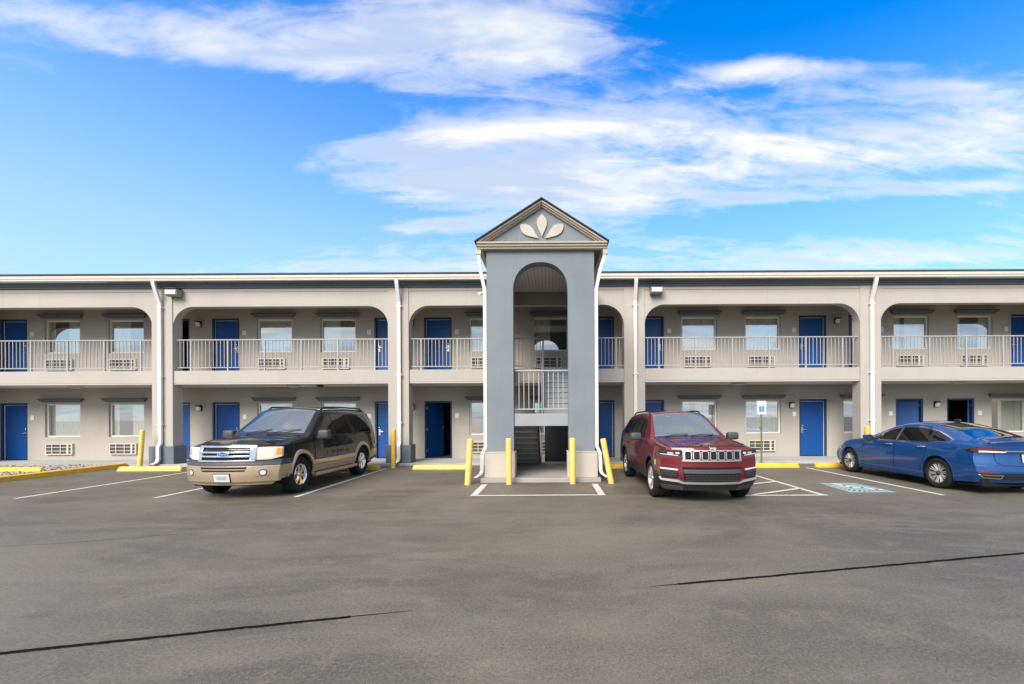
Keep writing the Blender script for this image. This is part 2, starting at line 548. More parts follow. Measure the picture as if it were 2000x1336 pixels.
def drop(proto):
    for ch in list(proto.children_recursive):
        bpy.data.objects.remove(ch)
    bpy.data.objects.remove(proto)

def text_mesh(body, size, depth, name='lettering'):
    cu = bpy.data.curves.new(name, 'FONT')
    cu.body = body; cu.size = size; cu.extrude = depth
    cu.align_x = 'CENTER'; cu.align_y = 'CENTER'
    cu.resolution_u = 3
    ob = bpy.data.objects.new(name, cu)
    col.objects.link(ob)
    dg = bpy.context.evaluated_depsgraph_get()
    me = bpy.data.meshes.new_from_object(ob.evaluated_get(dg))
    vs = [tuple(v.co) for v in me.vertices]; fs = [tuple(p.vertices) for p in me.polygons]
    bpy.data.objects.remove(ob); bpy.data.curves.remove(cu); bpy.data.meshes.remove(me)
    return vs, fs

# ------------------------------------------------------------------ ground
DB, DF = 16.64, 14.95          # wall of the rooms, front of the columns (metres from the camera)
ZW, ZF = 0.08, 3.21            # walkway and balcony floor levels
COLX = [-20.97, -13.04, -5.11, 2.82, 10.75, 18.68]
PER = 7.93
XL, XR = -21.4, 19.1

def flat(name, pts, z, material, parent):
    m = MB(); m.add([(x, y, z) for x, y in pts], [tuple(range(len(pts)))])
    return m.build(name, material, parent, recalc=True)

lot = MB()
xs = [-400, -120, -40, -24, -12, 0, 12, 24, 40, 120, 400]
ys = [-400, -120, -40, -10, 0, 5, 10, 15, 30, 60, 120, 500]
lot.grid([[(x, y, 0.0) for x in xs] for y in ys])
lot = lot.build('parking_lot', 'asphalt')
tag(lot, 'worn grey asphalt parking lot in front of the motel', 'parking lot', kind='structure')

def line(x0, y0, x1, y1, w, name='painted_line', mt='road_white', z=0.004):
    d = Vector((x1 - x0, y1 - y0, 0)); n = Vector((-d.y, d.x, 0)).normalized() * (w / 2)
    return flat(name, [(x0 + n.x, y0 + n.y), (x1 + n.x, y1 + n.y), (x1 - n.x, y1 - n.y), (x0 - n.x, y0 - n.y)], z, mt, lot)
for X in (-10.84, -8.0, -5.18):
    line(X, 9.0, X, 13.9, 0.10)
# box in front of the tower
line(-1.58, 9.1, -1.58, 10.55, 0.14); line(1.03, 9.1, 1.03, 10.55, 0.14)
line(-1.65, 9.05, 1.10, 9.05, 0.10, z=0.008)
# access aisle
line(5.45, 8.9, 5.45, 12.6, 0.10)
line(3.7, 8.9, 5.52, 8.9, 0.10, z=0.008)
line(4.05, 8.95, 5.42, 9.72, 0.10, z=0.012)
line(3.75, 9.9, 5.42, 10.75, 0.10, z=0.012)
line(3.75, 10.9, 5.42, 11.75, 0.10, z=0.012)
line(7.79, 8.85, 7.79, 13.6, 0.10)
# accessible stall square with the wheelchair symbol
flat('painted_square', [(6.18, 9.2), (7.15, 9.2), (7.15, 10.5), (6.3, 10.5)], 0.004, 'road_blue', lot)
def wheelchair(mb, ox, oy, s, plane):
    """access symbol drawn with strips: plane maps (u,v)->3D"""
    def strip(pts, w):
        for (a, b), (c, d) in zip(pts[:-1], pts[1:]):
            e = Vector((c - a, d - b)); n = Vector((-e.y, e.x)).normalized() * w / 2
            e = e.normalized() * w * 0.3
            q = [(a - e.x + n.x, b - e.y + n.y), (c + e.x + n.x, d + e.y + n.y), (c + e.x - n.x, d + e.y - n.y), (a - e.x - n.x, b - e.y - n.y)]
            mb.add([plane(ox + s * u, oy + s * v) for u, v in q], [(0, 1, 2, 3)])
    hd = [(math.cos(t * math.pi / 5) * 0.085 - 0.05, math.sin(t * math.pi / 5) * 0.085 + 0.40) for t in range(10)]
    mb.add([plane(ox + s * u, oy + s * v) for u, v in hd], [tuple(range(10))])
    strip([(-0.05, 0.30), (-0.05, -0.02), (0.17, -0.02), (0.26, -0.30), (0.36, -0.27)], 0.085)
    strip([(-0.05, 0.17), (0.16, 0.17)], 0.07)
    arc = [(-0.02 + 0.26 * math.cos(a), -0.16 + 0.26 * math.sin(a)) for a in [R(t) for t in range(118, 340, 18)]]
    strip(arc, 0.07)
mb = MB(); wheelchair(mb, 6.66, 9.85, 1.15, lambda u, v: (u, v, 0.008))
mb.build('painted_symbol', 'road_white_faded', lot, recalc=True)

# tarred joint across the lot
def seam(p0, p1, w0, w1, n, name='tar_joint'):
    m = MB(); L = []; Rr = []
    d = (Vector(p1) - Vector(p0)); nn = Vector((-d.y, d.x)).normalized()
    off = 0
    for i in range(n + 1):
        t = i / n
        off = off * 0.8 + random.uniform(-0.003, 0.003)
        w = (w0 + (w1 - w0) * t) * random.uniform(0.85, 1.1)
        c = Vector(p0) + d * t + nn * off
        L.append((c.x + nn.x * w / 2, c.y + nn.y * w / 2, 0.004)); Rr.append((c.x - nn.x * w / 2, c.y - nn.y * w / 2, 0.004))
    m.grid([L, Rr])
    return m.build(name, 'tar', lot, recalc=True)
seam((-6.5, 2.36), (-1.62, 3.58), 0.050, 0.038, 170)
seam((-1.62, 3.58), (-1.15, 3.69), 0.014, 0.004, 14)
seam((1.2, 4.235), (9.0, 5.87), 0.042, 0.058, 240)
seam((0.9, 4.17), (1.2, 4.235), 0.003, 0.018, 12)
for pts in ([(-7.2, 5.55), (-6.3, 5.75), (-5.5, 6.05), (-4.9, 6.25)],):
    for a, b_ in zip(pts[:-1], pts[1:]):
        seam(a, b_, 0.008, 0.005, 12, 'crack')

walk = MB().box(-26, 24, 14.80, DB + 0.3, -0.05, ZW).build('walkway', 'concrete', bevel=0.012)
tag(walk, 'pale concrete walkway with a low kerb along the motel', 'walkway', kind='structure')

# gravel island with a yellow kerb at the left
kerb = MB()
kerb.box(-14.24, -14.06, 7.0, 14.78, -0.05, 0.135)
kerb = kerb.build('island_kerb', 'yellow_paint', bevel=0.02)
tag(kerb, 'yellow painted kerb edging the gravel island', 'kerb', kind='structure')
bed = MB()
bx = np.linspace(-22, -14.24, 30); by = np.linspace(7.0, 14.8, 30)
bed.grid([[(x, y, 0.07 + 0.018 * math.sin(3 * x + 1.3 * y) + random.uniform(-.006, .006)) for x in bx] for y in by])
mat('gravel_bed', (0.30, 0.25, 0.20), 0.95, var=0.2, vscale=12, bump=0.6, bscale=45, fine=0.25)
mat('gravel_stone', (0.42, 0.37, 0.31), 0.9, var=0.35, vscale=7)
mat('gravel_brown', (0.12, 0.085, 0.06), 0.95, var=0.3, vscale=9)
bed = bed.build('island_bed', 'gravel_bed', smooth=60)
tag(bed, 'gravel and mulch bed of the island behind the yellow kerb', 'gravel bed', kind='structure')
st = MB()
for i in range(5200):
    x = -14.28 - abs(random.gauss(0, 2.2)); y = random.uniform(10.2, 14.7)
    if x < -21: continue
    r = random.uniform(0.018, 0.05); a = random.uniform(0, 6.28); h = random.uniform(0.5, 0.9) * r
    z = 0.075 + random.uniform(0, 0.015)
    mi = 1 if random.random() < 0.3 else 0
    ring = [(x + r * random.uniform(.7, 1.2) * math.cos(a + k * 1.2566), y + r * random.uniform(.7, 1.2) * math.sin(a + k * 1.2566), z) for k in range(5)]
    st.add(ring + [(x + random.uniform(-.3, .3) * r, y, z + h)], [(k, (k + 1) % 5, 5) for k in range(5)], mi)
st = st.build('gravel', ['gravel_stone', 'gravel_brown'])
tag(st, 'loose tan and brown gravel lying in the island bed', 'gravel', kind='stuff')

# ------------------------------------------------------------------ motel building
motel = empty('motel_building', (0, DF, 0), 'long two storey beige stucco motel with blue doors, arches and balcony railings', 'motel')

DOOR_W, DOOR_H = 1.03, 2.13
WIN_W, WIN_H = 1.32, 1.25
doors_lo, doors_up, wins_lo, wins_up = [], [], [], []     # (x, variant)
X0 = -4.206
for k in range(-2, 3):
    xb = X0 + k * PER
    wins_up += [(xb + 1.826, k, 1), (xb + 4.206, k, 2)]
    doors_up += [(xb, 'R'), (xb + 6.07, 'L')]
    if k < 1:
        wins_lo += [(xb + 1.826, k, 1), (xb + 4.206, k, 2)]
        doors_lo += [(xb, 'R'), (xb + 6.07, 'L')]
    elif k == 1:
        wins_lo += [(xb + 1.826, k, 1), (xb + 4.206, k, 2)]
        doors_lo += [(xb, 'R'), (xb + 6.07, 'L')]
wins_lo += [(11.59, 9, 1), (17.13, 9, 2)]
doors_lo += [(13.40, 'OL'), (15.31, 'OL2')]
xk = X0 - 3 * PER
doors_up.append((xk + 6.07, 'L')); doors_lo.append((xk + 6.07, 'L'))
# doors that stand open in the photograph
def setvar(lst, x, v):
    for i, (a, b) in enumerate(lst):
        if abs(a - x) < 0.3:
            lst[i] = (a, v)
setvar(doors_lo, X0, 'OR')
setvar(doors_up, X0 - 2 * PER + 6.07, 'DARK')

def wall_with_openings(name, x0, x1, z0, z1, ops, parent):
    m = MB()
    xs = sorted(set([x0, x1] + [o[0] for o in ops] + [o[1] for o in ops]))
    zs = sorted(set([z0, z1] + [o[2] for o in ops] + [o[3] for o in ops]))
    def inside(x, z):
        return any(a < x < b and c < z < d for a, b, c, d in ops)
    y0, y1 = DB, DB + 0.22
    for i in range(len(xs) - 1):
        for j in range(len(zs) - 1):
            a, b, c, d = xs[i], xs[i + 1], zs[j], zs[j + 1]
            if not inside((a + b) / 2, (c + d) / 2):
                m.add([(a, y0, c), (b, y0, c), (b, y0, d), (a, y0, d)], [(0, 1, 2, 3)])
                m.add([(a, y1, c), (b, y1, c), (b, y1, d), (a, y1, d)], [(3, 2, 1, 0)])
    for a, b, c, d in ops:
        m.add([(a, y0, c), (a, y1, c), (a, y1, d), (a, y0, d)], [(0, 1, 2, 3)])
        m.add([(b, y0, c), (b, y1, c), (b, y1, d), (b, y0, d)], [(3, 2, 1, 0)])
        m.add([(a, y0, d), (b, y0, d), (b, y1, d), (a, y1, d)], [(3, 2, 1, 0)])
        m.add([(a, y0, c), (b, y0, c), (b, y1, c), (a, y1, c)], [(0, 1, 2, 3)])
    return m.build(name, 'stucco', parent)
SILL_L, SILL_U = 0.93, 4.06
AC_W, AC_H = 1.0, 0.41
ops_lo = [(x - DOOR_W / 2, x + DOOR_W / 2, ZW, ZW + DOOR_H) for x, v in doors_lo] + [(x - WIN_W / 2, x + WIN_W / 2, SILL_L, SILL_L + WIN_H) for x, k, i in wins_lo]
ops_up = [(x - DOOR_W / 2, x + DOOR_W / 2, ZF, ZF + DOOR_H) for x, v in doors_up] + [(x - WIN_W / 2, x + WIN_W / 2, SILL_U, SILL_U + WIN_H) for x, k, i in wins_up]
wall_with_openings('ground_floor_wall', XL + 0.05, XR - 0.05, 0.0, 2.78, ops_lo, motel)
wall_with_openings('upper_floor_wall', XL + 0.05, XR - 0.05, 3.2, 5.75, ops_up, motel)

# rooms behind the openings
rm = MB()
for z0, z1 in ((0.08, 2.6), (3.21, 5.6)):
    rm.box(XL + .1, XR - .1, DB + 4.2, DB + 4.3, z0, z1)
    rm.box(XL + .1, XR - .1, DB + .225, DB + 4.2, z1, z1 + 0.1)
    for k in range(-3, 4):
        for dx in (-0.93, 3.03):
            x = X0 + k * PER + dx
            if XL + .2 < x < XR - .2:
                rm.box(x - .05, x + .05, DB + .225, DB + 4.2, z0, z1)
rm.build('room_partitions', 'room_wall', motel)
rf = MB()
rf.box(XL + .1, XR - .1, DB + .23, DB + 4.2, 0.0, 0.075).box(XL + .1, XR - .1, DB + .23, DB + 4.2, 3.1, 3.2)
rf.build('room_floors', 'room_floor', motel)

# outer shell
sh = MB()
sh.box(XL, XL + 0.25, DF + 0.45, 27.5, 0, 5.95)
sh.box(XR - 0.25, XR, DF + 0.45, 27.5, 0, 5.95)
sh.box(XL, XR, 27.5, 27.75, 0, 5.95)
sh.prism([(DF + 0.3, 5.96), (27.9, 5.96), (21.4, 8.05)], XL + 0.02, XL + 0.2, 'x')
sh.prism([(DF + 0.3, 5.96), (27.9, 5.96), (21.4, 8.05)], XR - 0.2, XR - 0.02, 'x')
sh.build('outer_wall', 'stucco', motel)

# balcony slab and ceilings
MB().box(XL + .1, XR - .1, DF + 0.05, DB - 0.002, 2.79, ZF).build('balcony_slab', 'stucco_trim', motel, bevel=0.01)
MB().box(XL + .1, XR - .1, DF + 0.06, DB - 0.003, 2.755, 2.787).build('lower_ceiling', 'soffit_white', motel)
MB().box(XL + .1, XR - .1, DF + 0.30, DB - 0.003, 5.70, 5.74).build('upper_ceiling', 'stucco_trim', motel)

# columns, plinths, arch panels, trims
for cx in COLX:
    c = MB().box(cx - 0.35, cx + 0.35, DF, DF + 0.42, ZW, 5.955).build('column', 'stucco_trim', motel, bevel=0.012)
    MB().box(cx - 0.42, cx + 0.42, DF - 0.06, DF + 0.48, ZW, 0.68).build('plinth', 'slate_paint', c, bevel=0.012)
RA = 0.68
ARCH = 5.36
for a, b in zip(COLX[:-1], COLX[1:]):
    x0, x1 = a + 0.35, b - 0.35
    ts = [0.0] + [RA * (1 - math.cos(t * math.pi / 2 / 14)) for t in range(1, 15)]
    xs = [x0 + t for t in ts] + [x1 - t for t in reversed(ts)]
    def zl(x):
        d = min(x - x0, x1 - x)
        if d >= RA: return ARCH
        q = (RA - d) / RA
        return ARCH - RA + RA * math.sqrt(max(0, 1 - q * q))
    m = MB()
    y0, y1 = DF + 0.03, DF + 0.30
    lowf = [(x, y0, zl(x)) for x in xs]; topf = [(x, y0, 5.85) for x in xs]
    lowb = [(x, y1, zl(x)) for x in xs]; topb = [(x, y1, 5.85) for x in xs]
    m.grid([lowf, topf]); m.grid([lowb, topb], flip=True); m.grid([lowf, lowb], flip=True)
    m.build('arch_panel', 'stucco_trim', motel, smooth=35)
    MB().box(x0 + 0.002, x1 - 0.002, DF + 0.014, DF + 0.28, 5.853, 5.955).build('trim_board', 'stucco_trim', motel, bevel=0.006)

for i, (z0, z1, d) in enumerate(((5.958, 6.018, 0.03), (6.020, 6.078, 0.085), (6.080, 6.135, 0.15))):
    MB().prism([(DF - d, z0 + 0.012), (DF - d - 0.025, z1), (DF + 0.25, z1), (DF + 0.25, z0)], XL - 0.1, XR + 0.1, 'x').build('frieze_board', 'slate_paint', motel)
gp_ = [(DF - 0.20, 6.138), (DF - 0.318, 6.138), (DF - 0.325, 6.185), (DF - 0.345, 6.215), (DF - 0.350, 6.288), (DF - 0.18, 6.288), (DF - 0.18, 6.138)]
xg = [XL - 0.15, -15.2, -9.1, -3.0, 3.4, 9.5, 15.6, XR + 0.15]
for a, b in zip(xg[:-1], xg[1:]):
    MB().prism(gp_, a + 0.001, b - 0.001, 'x').build('gutter', 'gutter_cream', motel)
rf = MB()
def rz(y): return 6.295 + (y - 14.52) * 0.30
for s_ in (0,):
    rf.prism([(14.63, 6.292), (14.63, 6.372), (21.4, rz(21.4) + 0.06), (28.4, 6.36), (28.4, 6.30), (21.4, rz(21.4))], XL - 0.2, XR + 0.2, 'x')
rf.build('roof', 'shingle', motel)

# downspouts on the columns
for X, sgn in ((-13.05, -1), (-5.06, 1), (2.83, 1), (10.74, 1)):
    d = MB()
    kx = -0.02 if X < -10 else 0.0
    d.rect_tube([(X + kx, 14.67, 6.14), (X + kx, 14.68, 6.02), (X, 14.885, 5.45), (X, 14.885, 0.80), (X, 14.80, 0.66), (X, 14.80, 0.24), (X - 0.03, 14.78, 0.15), (X - 0.10, 14.68, 0.10)], 0.115, 0.085)
    d = d.build('downspout', 'white_metal', motel, bevel=0.008)
    for zz in (5.3, 3.0, 1.4):
        MB().box(X - 0.085, X + 0.085, 14.832, 14.948, zz, zz + 0.035).build('strap', 'white_metal', d)

# ---- doors (prototypes modelled at the origin: x centre, y 0 = wall face, z 0 = floor)
def handle_geo(x, sgn, y):
    m = MB()
    m.box(x - 0.035, x + 0.035, y - 0.018, y - 0.001, 0.86, 1.10)
    m.superell((x, y - 0.03, 1.15), (0.06, 0.05, 0.06), 0.8)
    m.tube([(x, y - 0.02, 1.0), (x, y - 0.065, 1.0), (x - sgn * 0.03, y - 0.07, 1.0), (x - sgn * 0.14, y - 0.065, 1.0)], 0.013, 8)
    return m
def make_door(var):
    """R: handle on the right, L: handle on the left; O*: standing open inwards"""
    w, h = DOOR_W / 2, DOOR_H
    sgn = 1 if 'R' in var or var == 'DARK' else -1
    fr = MB()
    fr.box(-w + .002, -w + .062, 0.015, 0.17, 0, h - .002).box(w - .062, w - .002, 0.015, 0.17, 0, h - .002)
    fr.box(-w + .063, w - .063, 0.015, 0.17, h - .062, h - .002)
    d = fr.build('door', 'door_frame_blue', bevel=0.006)
    hx = -sgn * (w - 0.065)                       # hinge side
    lx = sgn * (w - 0.065)
    opened = var.startswith('O') or var == 'DARK'
    ang = {'OR': 64, 'OL': 30, 'OL2': 128, 'DARK': 130}.get(var, 0)
    lf = MB().box(min(hx, lx), max(hx, lx), 0.10, 0.145, 0.012, h - .066)
    leaf = lf.build('leaf', 'door_blue', d, bevel=0.004)
    hm = handle_geo(lx - sgn * 0.085, sgn, 0.10).build('handle', 'steel', leaf, smooth=40)
    if not opened:
        ws = MB()
        ws.box(hx - .014, hx + .014, 0.086, 0.099, 0.0, h - .055)
        ws.box(min(hx, lx), max(hx, lx), 0.088, 0.099, h - .085, h - .068)
        ws.build('weatherstrip', 'white_metal', d)
    else:
        # swing the leaf about its hinge
        piv = Vector((hx, 0.145, 0))
        rot = Matrix.Rotation(R(ang) * sgn, 4, 'Z')
        M = Matrix.Translation(piv) @ rot @ Matrix.Translation(-piv)
        p = M @ WO[leaf]
        leaf.location = p - WO[d]
        leaf.rotation_euler = (0, 0, R(ang) * sgn)
        for zz in (0.22, 1.02, 1.82):
            MB().box(min(hx - .012 * sgn, hx + .03 * sgn), max(hx - .012 * sgn, hx + .03 * sgn), 0.08, 0.10, zz, zz + .1).build('hinge', 'steel', d)
    return d
DP = {v: make_door(v) for v in ('R', 'L', 'OR', 'OL', 'OL2', 'DARK')}
plate = MB().box(-0.07, 0.07, -0.018, -0.001, -0.085, 0.085).build('room_number_plate', 'sign_white', bevel=0.004)
MB().box(-0.045, 0.045, -0.022, -0.0185, -0.02, 0.05).build('number_panel', 'window_frame', plate)
for lst, z in ((doors_lo, ZW), (doors_up, ZF)):
    for x, v in lst:
        if not (-20.9 < x < 18.6):
            continue
        place(DP[v], motel, x, DB, z)
        sg = 1 if v in ('R', 'OR', 'DARK', 'OL2') else -1
        if v != 'DARK':
            place(plate, motel, x + sg * (DOOR_W / 2 + 0.19), DB, z + 1.58)
for v in DP.values():
    drop(v)
drop(plate)

# ---- windows
def curtain(x0, x1, seed, mt, parent, y=0.20):
    rr = random.Random(seed)
    m = MB(); n = max(6, int((x1 - x0) / 0.018)); rows = []
    ph = rr.uniform(0, 6)
    pts = []
    for i in range(n + 1):
        x = x0 + (x1 - x0) * i / n
        pts.append((x, y + 0.022 * math.sin(x * 2 * math.pi / 0.105 + ph + 0.9 * math.sin(x * 5 + ph))))
    rows = [[(x, yy, 0.03) for x, yy in pts], [(x + 0.004 * math.sin(9 * x), yy, 0.6) for x, yy in pts], [(x, yy * 0.9 + 0.02, WIN_H + 0.05) for x, yy in pts]]
    m.grid(rows)
    return m.build('curtain', mt, parent, smooth=70)
def make_window(cur):
    w, h = WIN_W / 2, WIN_H
    f = MB(); t = 0.055
    f.box(-w + .001, -w + t, 0.07, 0.15, 0.001, h - .001).box(w - t, w - .001, 0.07, 0.15, 0.001, h - .001)
    f.box(-w + t, w - t, 0.07, 0.15, h - t, h - .001).box(-w + t, w - t, 0.07, 0.15, 0.001, t)
    f = f.build('window', 'window_frame', bevel=0.005)
    for a, b, y in ((-w + t - .01, w - t + .01, 0.112),):
        MB().box(a, b, y, y + 0.006, t - .01, h - t + .01).build('pane', 'glass', f)
    for i, (a, b) in enumerate(cur):
        curtain(a * w, b * w, hash((a, b, i)) % 97, 'curtain', f)
    # moulded head above the opening
    zt = h + 0.055
    m = MB()
    m.hexa([(-0.72, -0.05, zt), (0.72, -0.05, zt), (0.72, 0.0, zt), (-0.72, 0.0, zt)],
           [(-0.80, -0.13, zt + 0.10), (0.80, -0.13, zt + 0.10), (0.80, 0.0, zt + 0.10), (-0.80, 0.0, zt + 0.10)])
    m.box(-0.81, 0.81, -0.14, -0.001, zt + 0.101, zt + 0.135)
    m.build('window_head', 'slate_dark', f, bevel=0.004)
    return f
WV = {'full': [(-0.98, 0.98)], 'left': [(-0.98, -0.02)], 'right': [(0.0, 0.98)], 'sides': [(-0.98, -0.66), (0.1, 0.98)], 'gap': [(-0.98, -0.45), (-0.15, 0.98)],
      'narrow': [(-0.98, -0.5)], 'edge': [(-0.98, -0.62), (0.45, 0.98)], 'none': [], 'most': [(-0.35, 0.98)], 'low': [(-0.98, -0.3)]}
WP = {k: make_window(v) for k, v in WV.items()}
up_var = {(-2, 1): 'sides', (-2, 2): 'left', (-1, 1): 'full', (-1, 2): 'left', (0, 1): 'full', (0, 2): 'left', (1, 1): 'full', (1, 2): 'full', (2, 1): 'gap', (2, 2): 'edge'}
lo_var = {(-2, 1): 'full', (-2, 2): 'sides', (-1, 1): 'none', (-1, 2): 'full', (0, 1): 'none', (0, 2): 'low', (1, 1): 'gap', (1, 2): 'full', (9, 1): 'right', (9, 2): 'most'}
for x, k, i in wins_up:
    if x < 18: place(WP[up_var.get((k, i), 'full')], motel, x, DB, SILL_U)
for x, k, i in wins_lo:
    place(WP[lo_var.get((k, i), 'full')], motel, x, DB, SILL_L)
for v in WP.values():
    drop(v)

# ---- through-wall air conditioners
ac = MB()
ac.box(-AC_W / 2 + .02, AC_W / 2 - .02, -0.028, -0.003, 0.02, AC_H - .02)
ac = ac.build('air_conditioner', 'ac_dark')
lv = MB()
for i in range(15):
    z = 0.035 + i * (AC_H - .07) / 14
    lv.box(-AC_W / 2 + .03, AC_W / 2 - .03, -0.042, -0.030, z - 0.004, z + 0.004)
lv.build('louvres', 'ac_louvre', ac)
gr = MB()
gr.box(-AC_W / 2, AC_W / 2, -0.075, -0.002, 0, 0.035).box(-AC_W / 2, AC_W / 2, -0.075, -0.002, AC_H - .035, AC_H)
gr.box(-AC_W / 2, -AC_W / 2 + .035, -0.074, -0.002, .036, AC_H - .036).box(AC_W / 2 - .045, AC_W / 2, -0.074, -0.002, .036, AC_H - .036)
for z in (AC_H / 3, 2 * AC_H / 3):
    gr.box(-AC_W / 2 + .036, AC_W / 2 - .046, -0.07, -0.05, z - .012, z + .012)
for x, w in ((-0.255, .012), (0.055, .012), (0.32, .036)):
    gr.box(x - w, x + w, -0.068, -0.049, .036, AC_H - .036)
gr.build('grille', 'ac_plastic', ac, bevel=0.003)
for lst, z in ((wins_lo, 0.28), (wins_up, ZF + 0.21)):
    for x, k, i in lst:
        if x < 18.4:
            place(ac, motel, x - 0.08, DB, z)
drop(ac)

# ---- balcony railings, one per bay (two in the bay with the stairs)
bal = MB().box(-0.009, 0.009, -0.009, 0.009, 0, 0.90).build('baluster', 'rail_paint')
pst = MB().box(-0.022, 0.022, -0.022, 0.022, 0, 1.03).build('post', 'rail_paint')
YR = DF + 0.16
def railing(x0, x1, parent, y=YR, z=ZF, top=1.07, n=None, posts=None, endpost=False):
    m = MB()
    m.box(x0, x1, y - 0.028, y + 0.028, z + top - 0.035, z + top)
    r_ = m.build('railing', 'rail_paint', parent, bevel=0.004)
    MB().box(x0, x1, y - 0.015, y + 0.015, z + 0.10, z + 0.13).build('bottom_rail', 'rail_paint', r_, bevel=0.003)
    n = n or int(round((x1 - x0) / 0.124))
    step = (x1 - x0) / n
    pe = max(1, int(round(1.27 / step)))
    off = (n % pe) // 2 if posts is None else posts
    for i in range(1, n):
        x = x0 + step * i
        if (i - off) % pe == 0 and (i + 1 < n or endpost):
            place(pst, r_, x, y, z)
        else:
            place(bal, r_, x, y, z + 0.13)
    if endpost:
        place(pst, r_, x1 - 0.03, y, z)
    return r_
for i, (a, b) in enumerate(zip(COLX[:-1], COLX[1:])):
    x0, x1 = a + 0.352, b - 0.352
    if i == 0:
        railing(max(x0, -20.6), x1, motel)
    elif i == 2:
        railing(x0, -0.22, motel, endpost=True)
        railing(0.86, x1, motel)
    elif i == 4:
        railing(x0, x1, motel)
    else:
        railing(x0, x1, motel)

# ---- small fixtures on the motel (things of their own)
def wall_lamp(x, z, y, label, flip=1):
    e = empty('wall_lamp', (x, y, z), label, 'wall lamp', 'wall lamps between the doors')
    b = MB()
    b.prism([(-0.002, 0.0), (-0.05, 0.0), (-0.05, 0.13), (-0.13, 0.17), (-0.13, 0.22), (-0.002, 0.22)], -0.085, 0.085, 'x')
    b.v = [(p[0] + x, p[1] + y, p[2] + z) for p in b.v]
    b.build('housing', 'black_metal', e, bevel=0.004)
    l = MB()
    l.prism([(-0.052, 0.012), (-0.085, 0.02), (-0.125, 0.165), (-0.052, 0.125)], -0.07, 0.07, 'x')
    l.v = [(p[0] + x, p[1] + y, p[2] + z) for p in l.v]
    l.build('lens', 'lamp_lens', e)
    return e
lampz = {1: ZW + 2.13 - 0.33, 2: ZF + 2.13 - 0.33}
for x, fl, lab in ((X0 - 2 * PER + 6.955, 2, 'small black wall lamp on the balcony wall beside the dark open doorway'),
                   (X0 - PER + 6.955, 2, 'small black balcony wall lamp above the open ground floor blue door bay'),
                   (X0 + PER + 6.955, 2, 'small black wall lamp on the balcony wall above the accessible parking space'),
                   (X0 - 2 * PER + 6.955, 1, 'small black ground floor wall lamp beside the black and tan SUV'),
                   (X0 - PER + 6.955, 1, 'small black ground floor wall lamp beside the half open blue door'),
                   (8.98, 1, 'small black ground floor wall lamp between the accessible sign and a blue door'),
                   (14.38, 1, 'small black ground floor wall lamp between two open doors behind the blue sedan')):
    wall_lamp(x, lampz[fl], DB, lab)

def floodlight(x, z, label):
    y = DF - 0.001
    e = empty('floodlight', (x, y, z), label, 'floodlight', 'floodlights under the eaves')
    h = MB()
    h.prism([(0, 0.03), (-0.10, 0.0), (-0.24, 0.03), (-0.26, 0.20), (-0.22, 0.24), (0, 0.24)], -0.20, 0.20, 'x')
    h.v = [(p[0] + x, p[1] + y, p[2] + z) for p in h.v]
    h.build('housing', 'fixture_beige', e, bevel=0.01)
    l = MB()
    l.box(-0.16, 0.16, -0.265, -0.245, 0.055, 0.185)
    l.v = [(p[0] + x, p[1] + y, p[2] + z) for p in l.v]
    l.build('lens', 'lamp_lens', e, bevel=0.004)
    l = MB().box(-0.21, 0.21, -0.275, 0.0, 0.241, 0.265)
    l.v = [(p[0] + x, p[1] + y, p[2] + z) for p in l.v]
    l.build('hood', 'black_metal', e, bevel=0.004)
floodlight(W(345, 575, DF)[0], 5.66, 'boxy beige floodlight under the eave above the black and tan SUV bay')
floodlight(W(1280, 570, DF)[0], 5.66, 'boxy beige floodlight under the eave above the red SUV')

def ceiling_lamp(x, mt, label, w=0.42):
    e = empty('ceiling_lamp', (x, 15.6, 2.754), label, 'ceiling lamp', 'fixtures on the walkway ceiling')
    MB().box(x - w / 2, x + w / 2, 15.5, 15.72, 2.715, 2.7545).build('base', mt, e, bevel=0.006)
    m = MB(); m.superell((x, 15.61, 2.705), (w * 0.8, 0.18, 0.06), 0.5)
    m.build('diffuser', mt, e, smooth=60)
ceiling_lamp(W(148, 754, 15.6)[0], 'soffit_white', 'flat pale lamp on the walkway ceiling above the gravel island')
ceiling_lamp(W(573, 752, 15.6)[0], 'soffit_white', 'flat pale lamp on the walkway ceiling above the black and tan SUV')
ceiling_lamp(W(625, 752, 15.6)[0], 'black_metal', 'small black dome fixture on the walkway ceiling above the SUV roof', 0.18)
ceiling_lamp(W(1442, 752, 15.6)[0], 'soffit_white', 'flat pale lamp on the walkway ceiling above the red SUV')
ceiling_lamp(W(1872, 750, 15.6)[0], 'soffit_white', 'flat pale lamp on the walkway ceiling above the blue sedan')

# ------------------------------------------------------------------ stair tower
TX = -0.245
tower = empty('stair_tower', (TX, 11.05, 0), 'slate blue stucco stair tower with tall arched opening and gabled roof', 'stair tower')
TL, TR = TX - 1.335, TX + 1.335
OL_, OR_ = TX - 0.68, TX + 0.68
TF = 11.05
MB().box(-1.73, 1.22, 10.87, 14.796, -0.05, 0.10).build('base_slab', 'concrete_floor', tower, bevel=0.012)
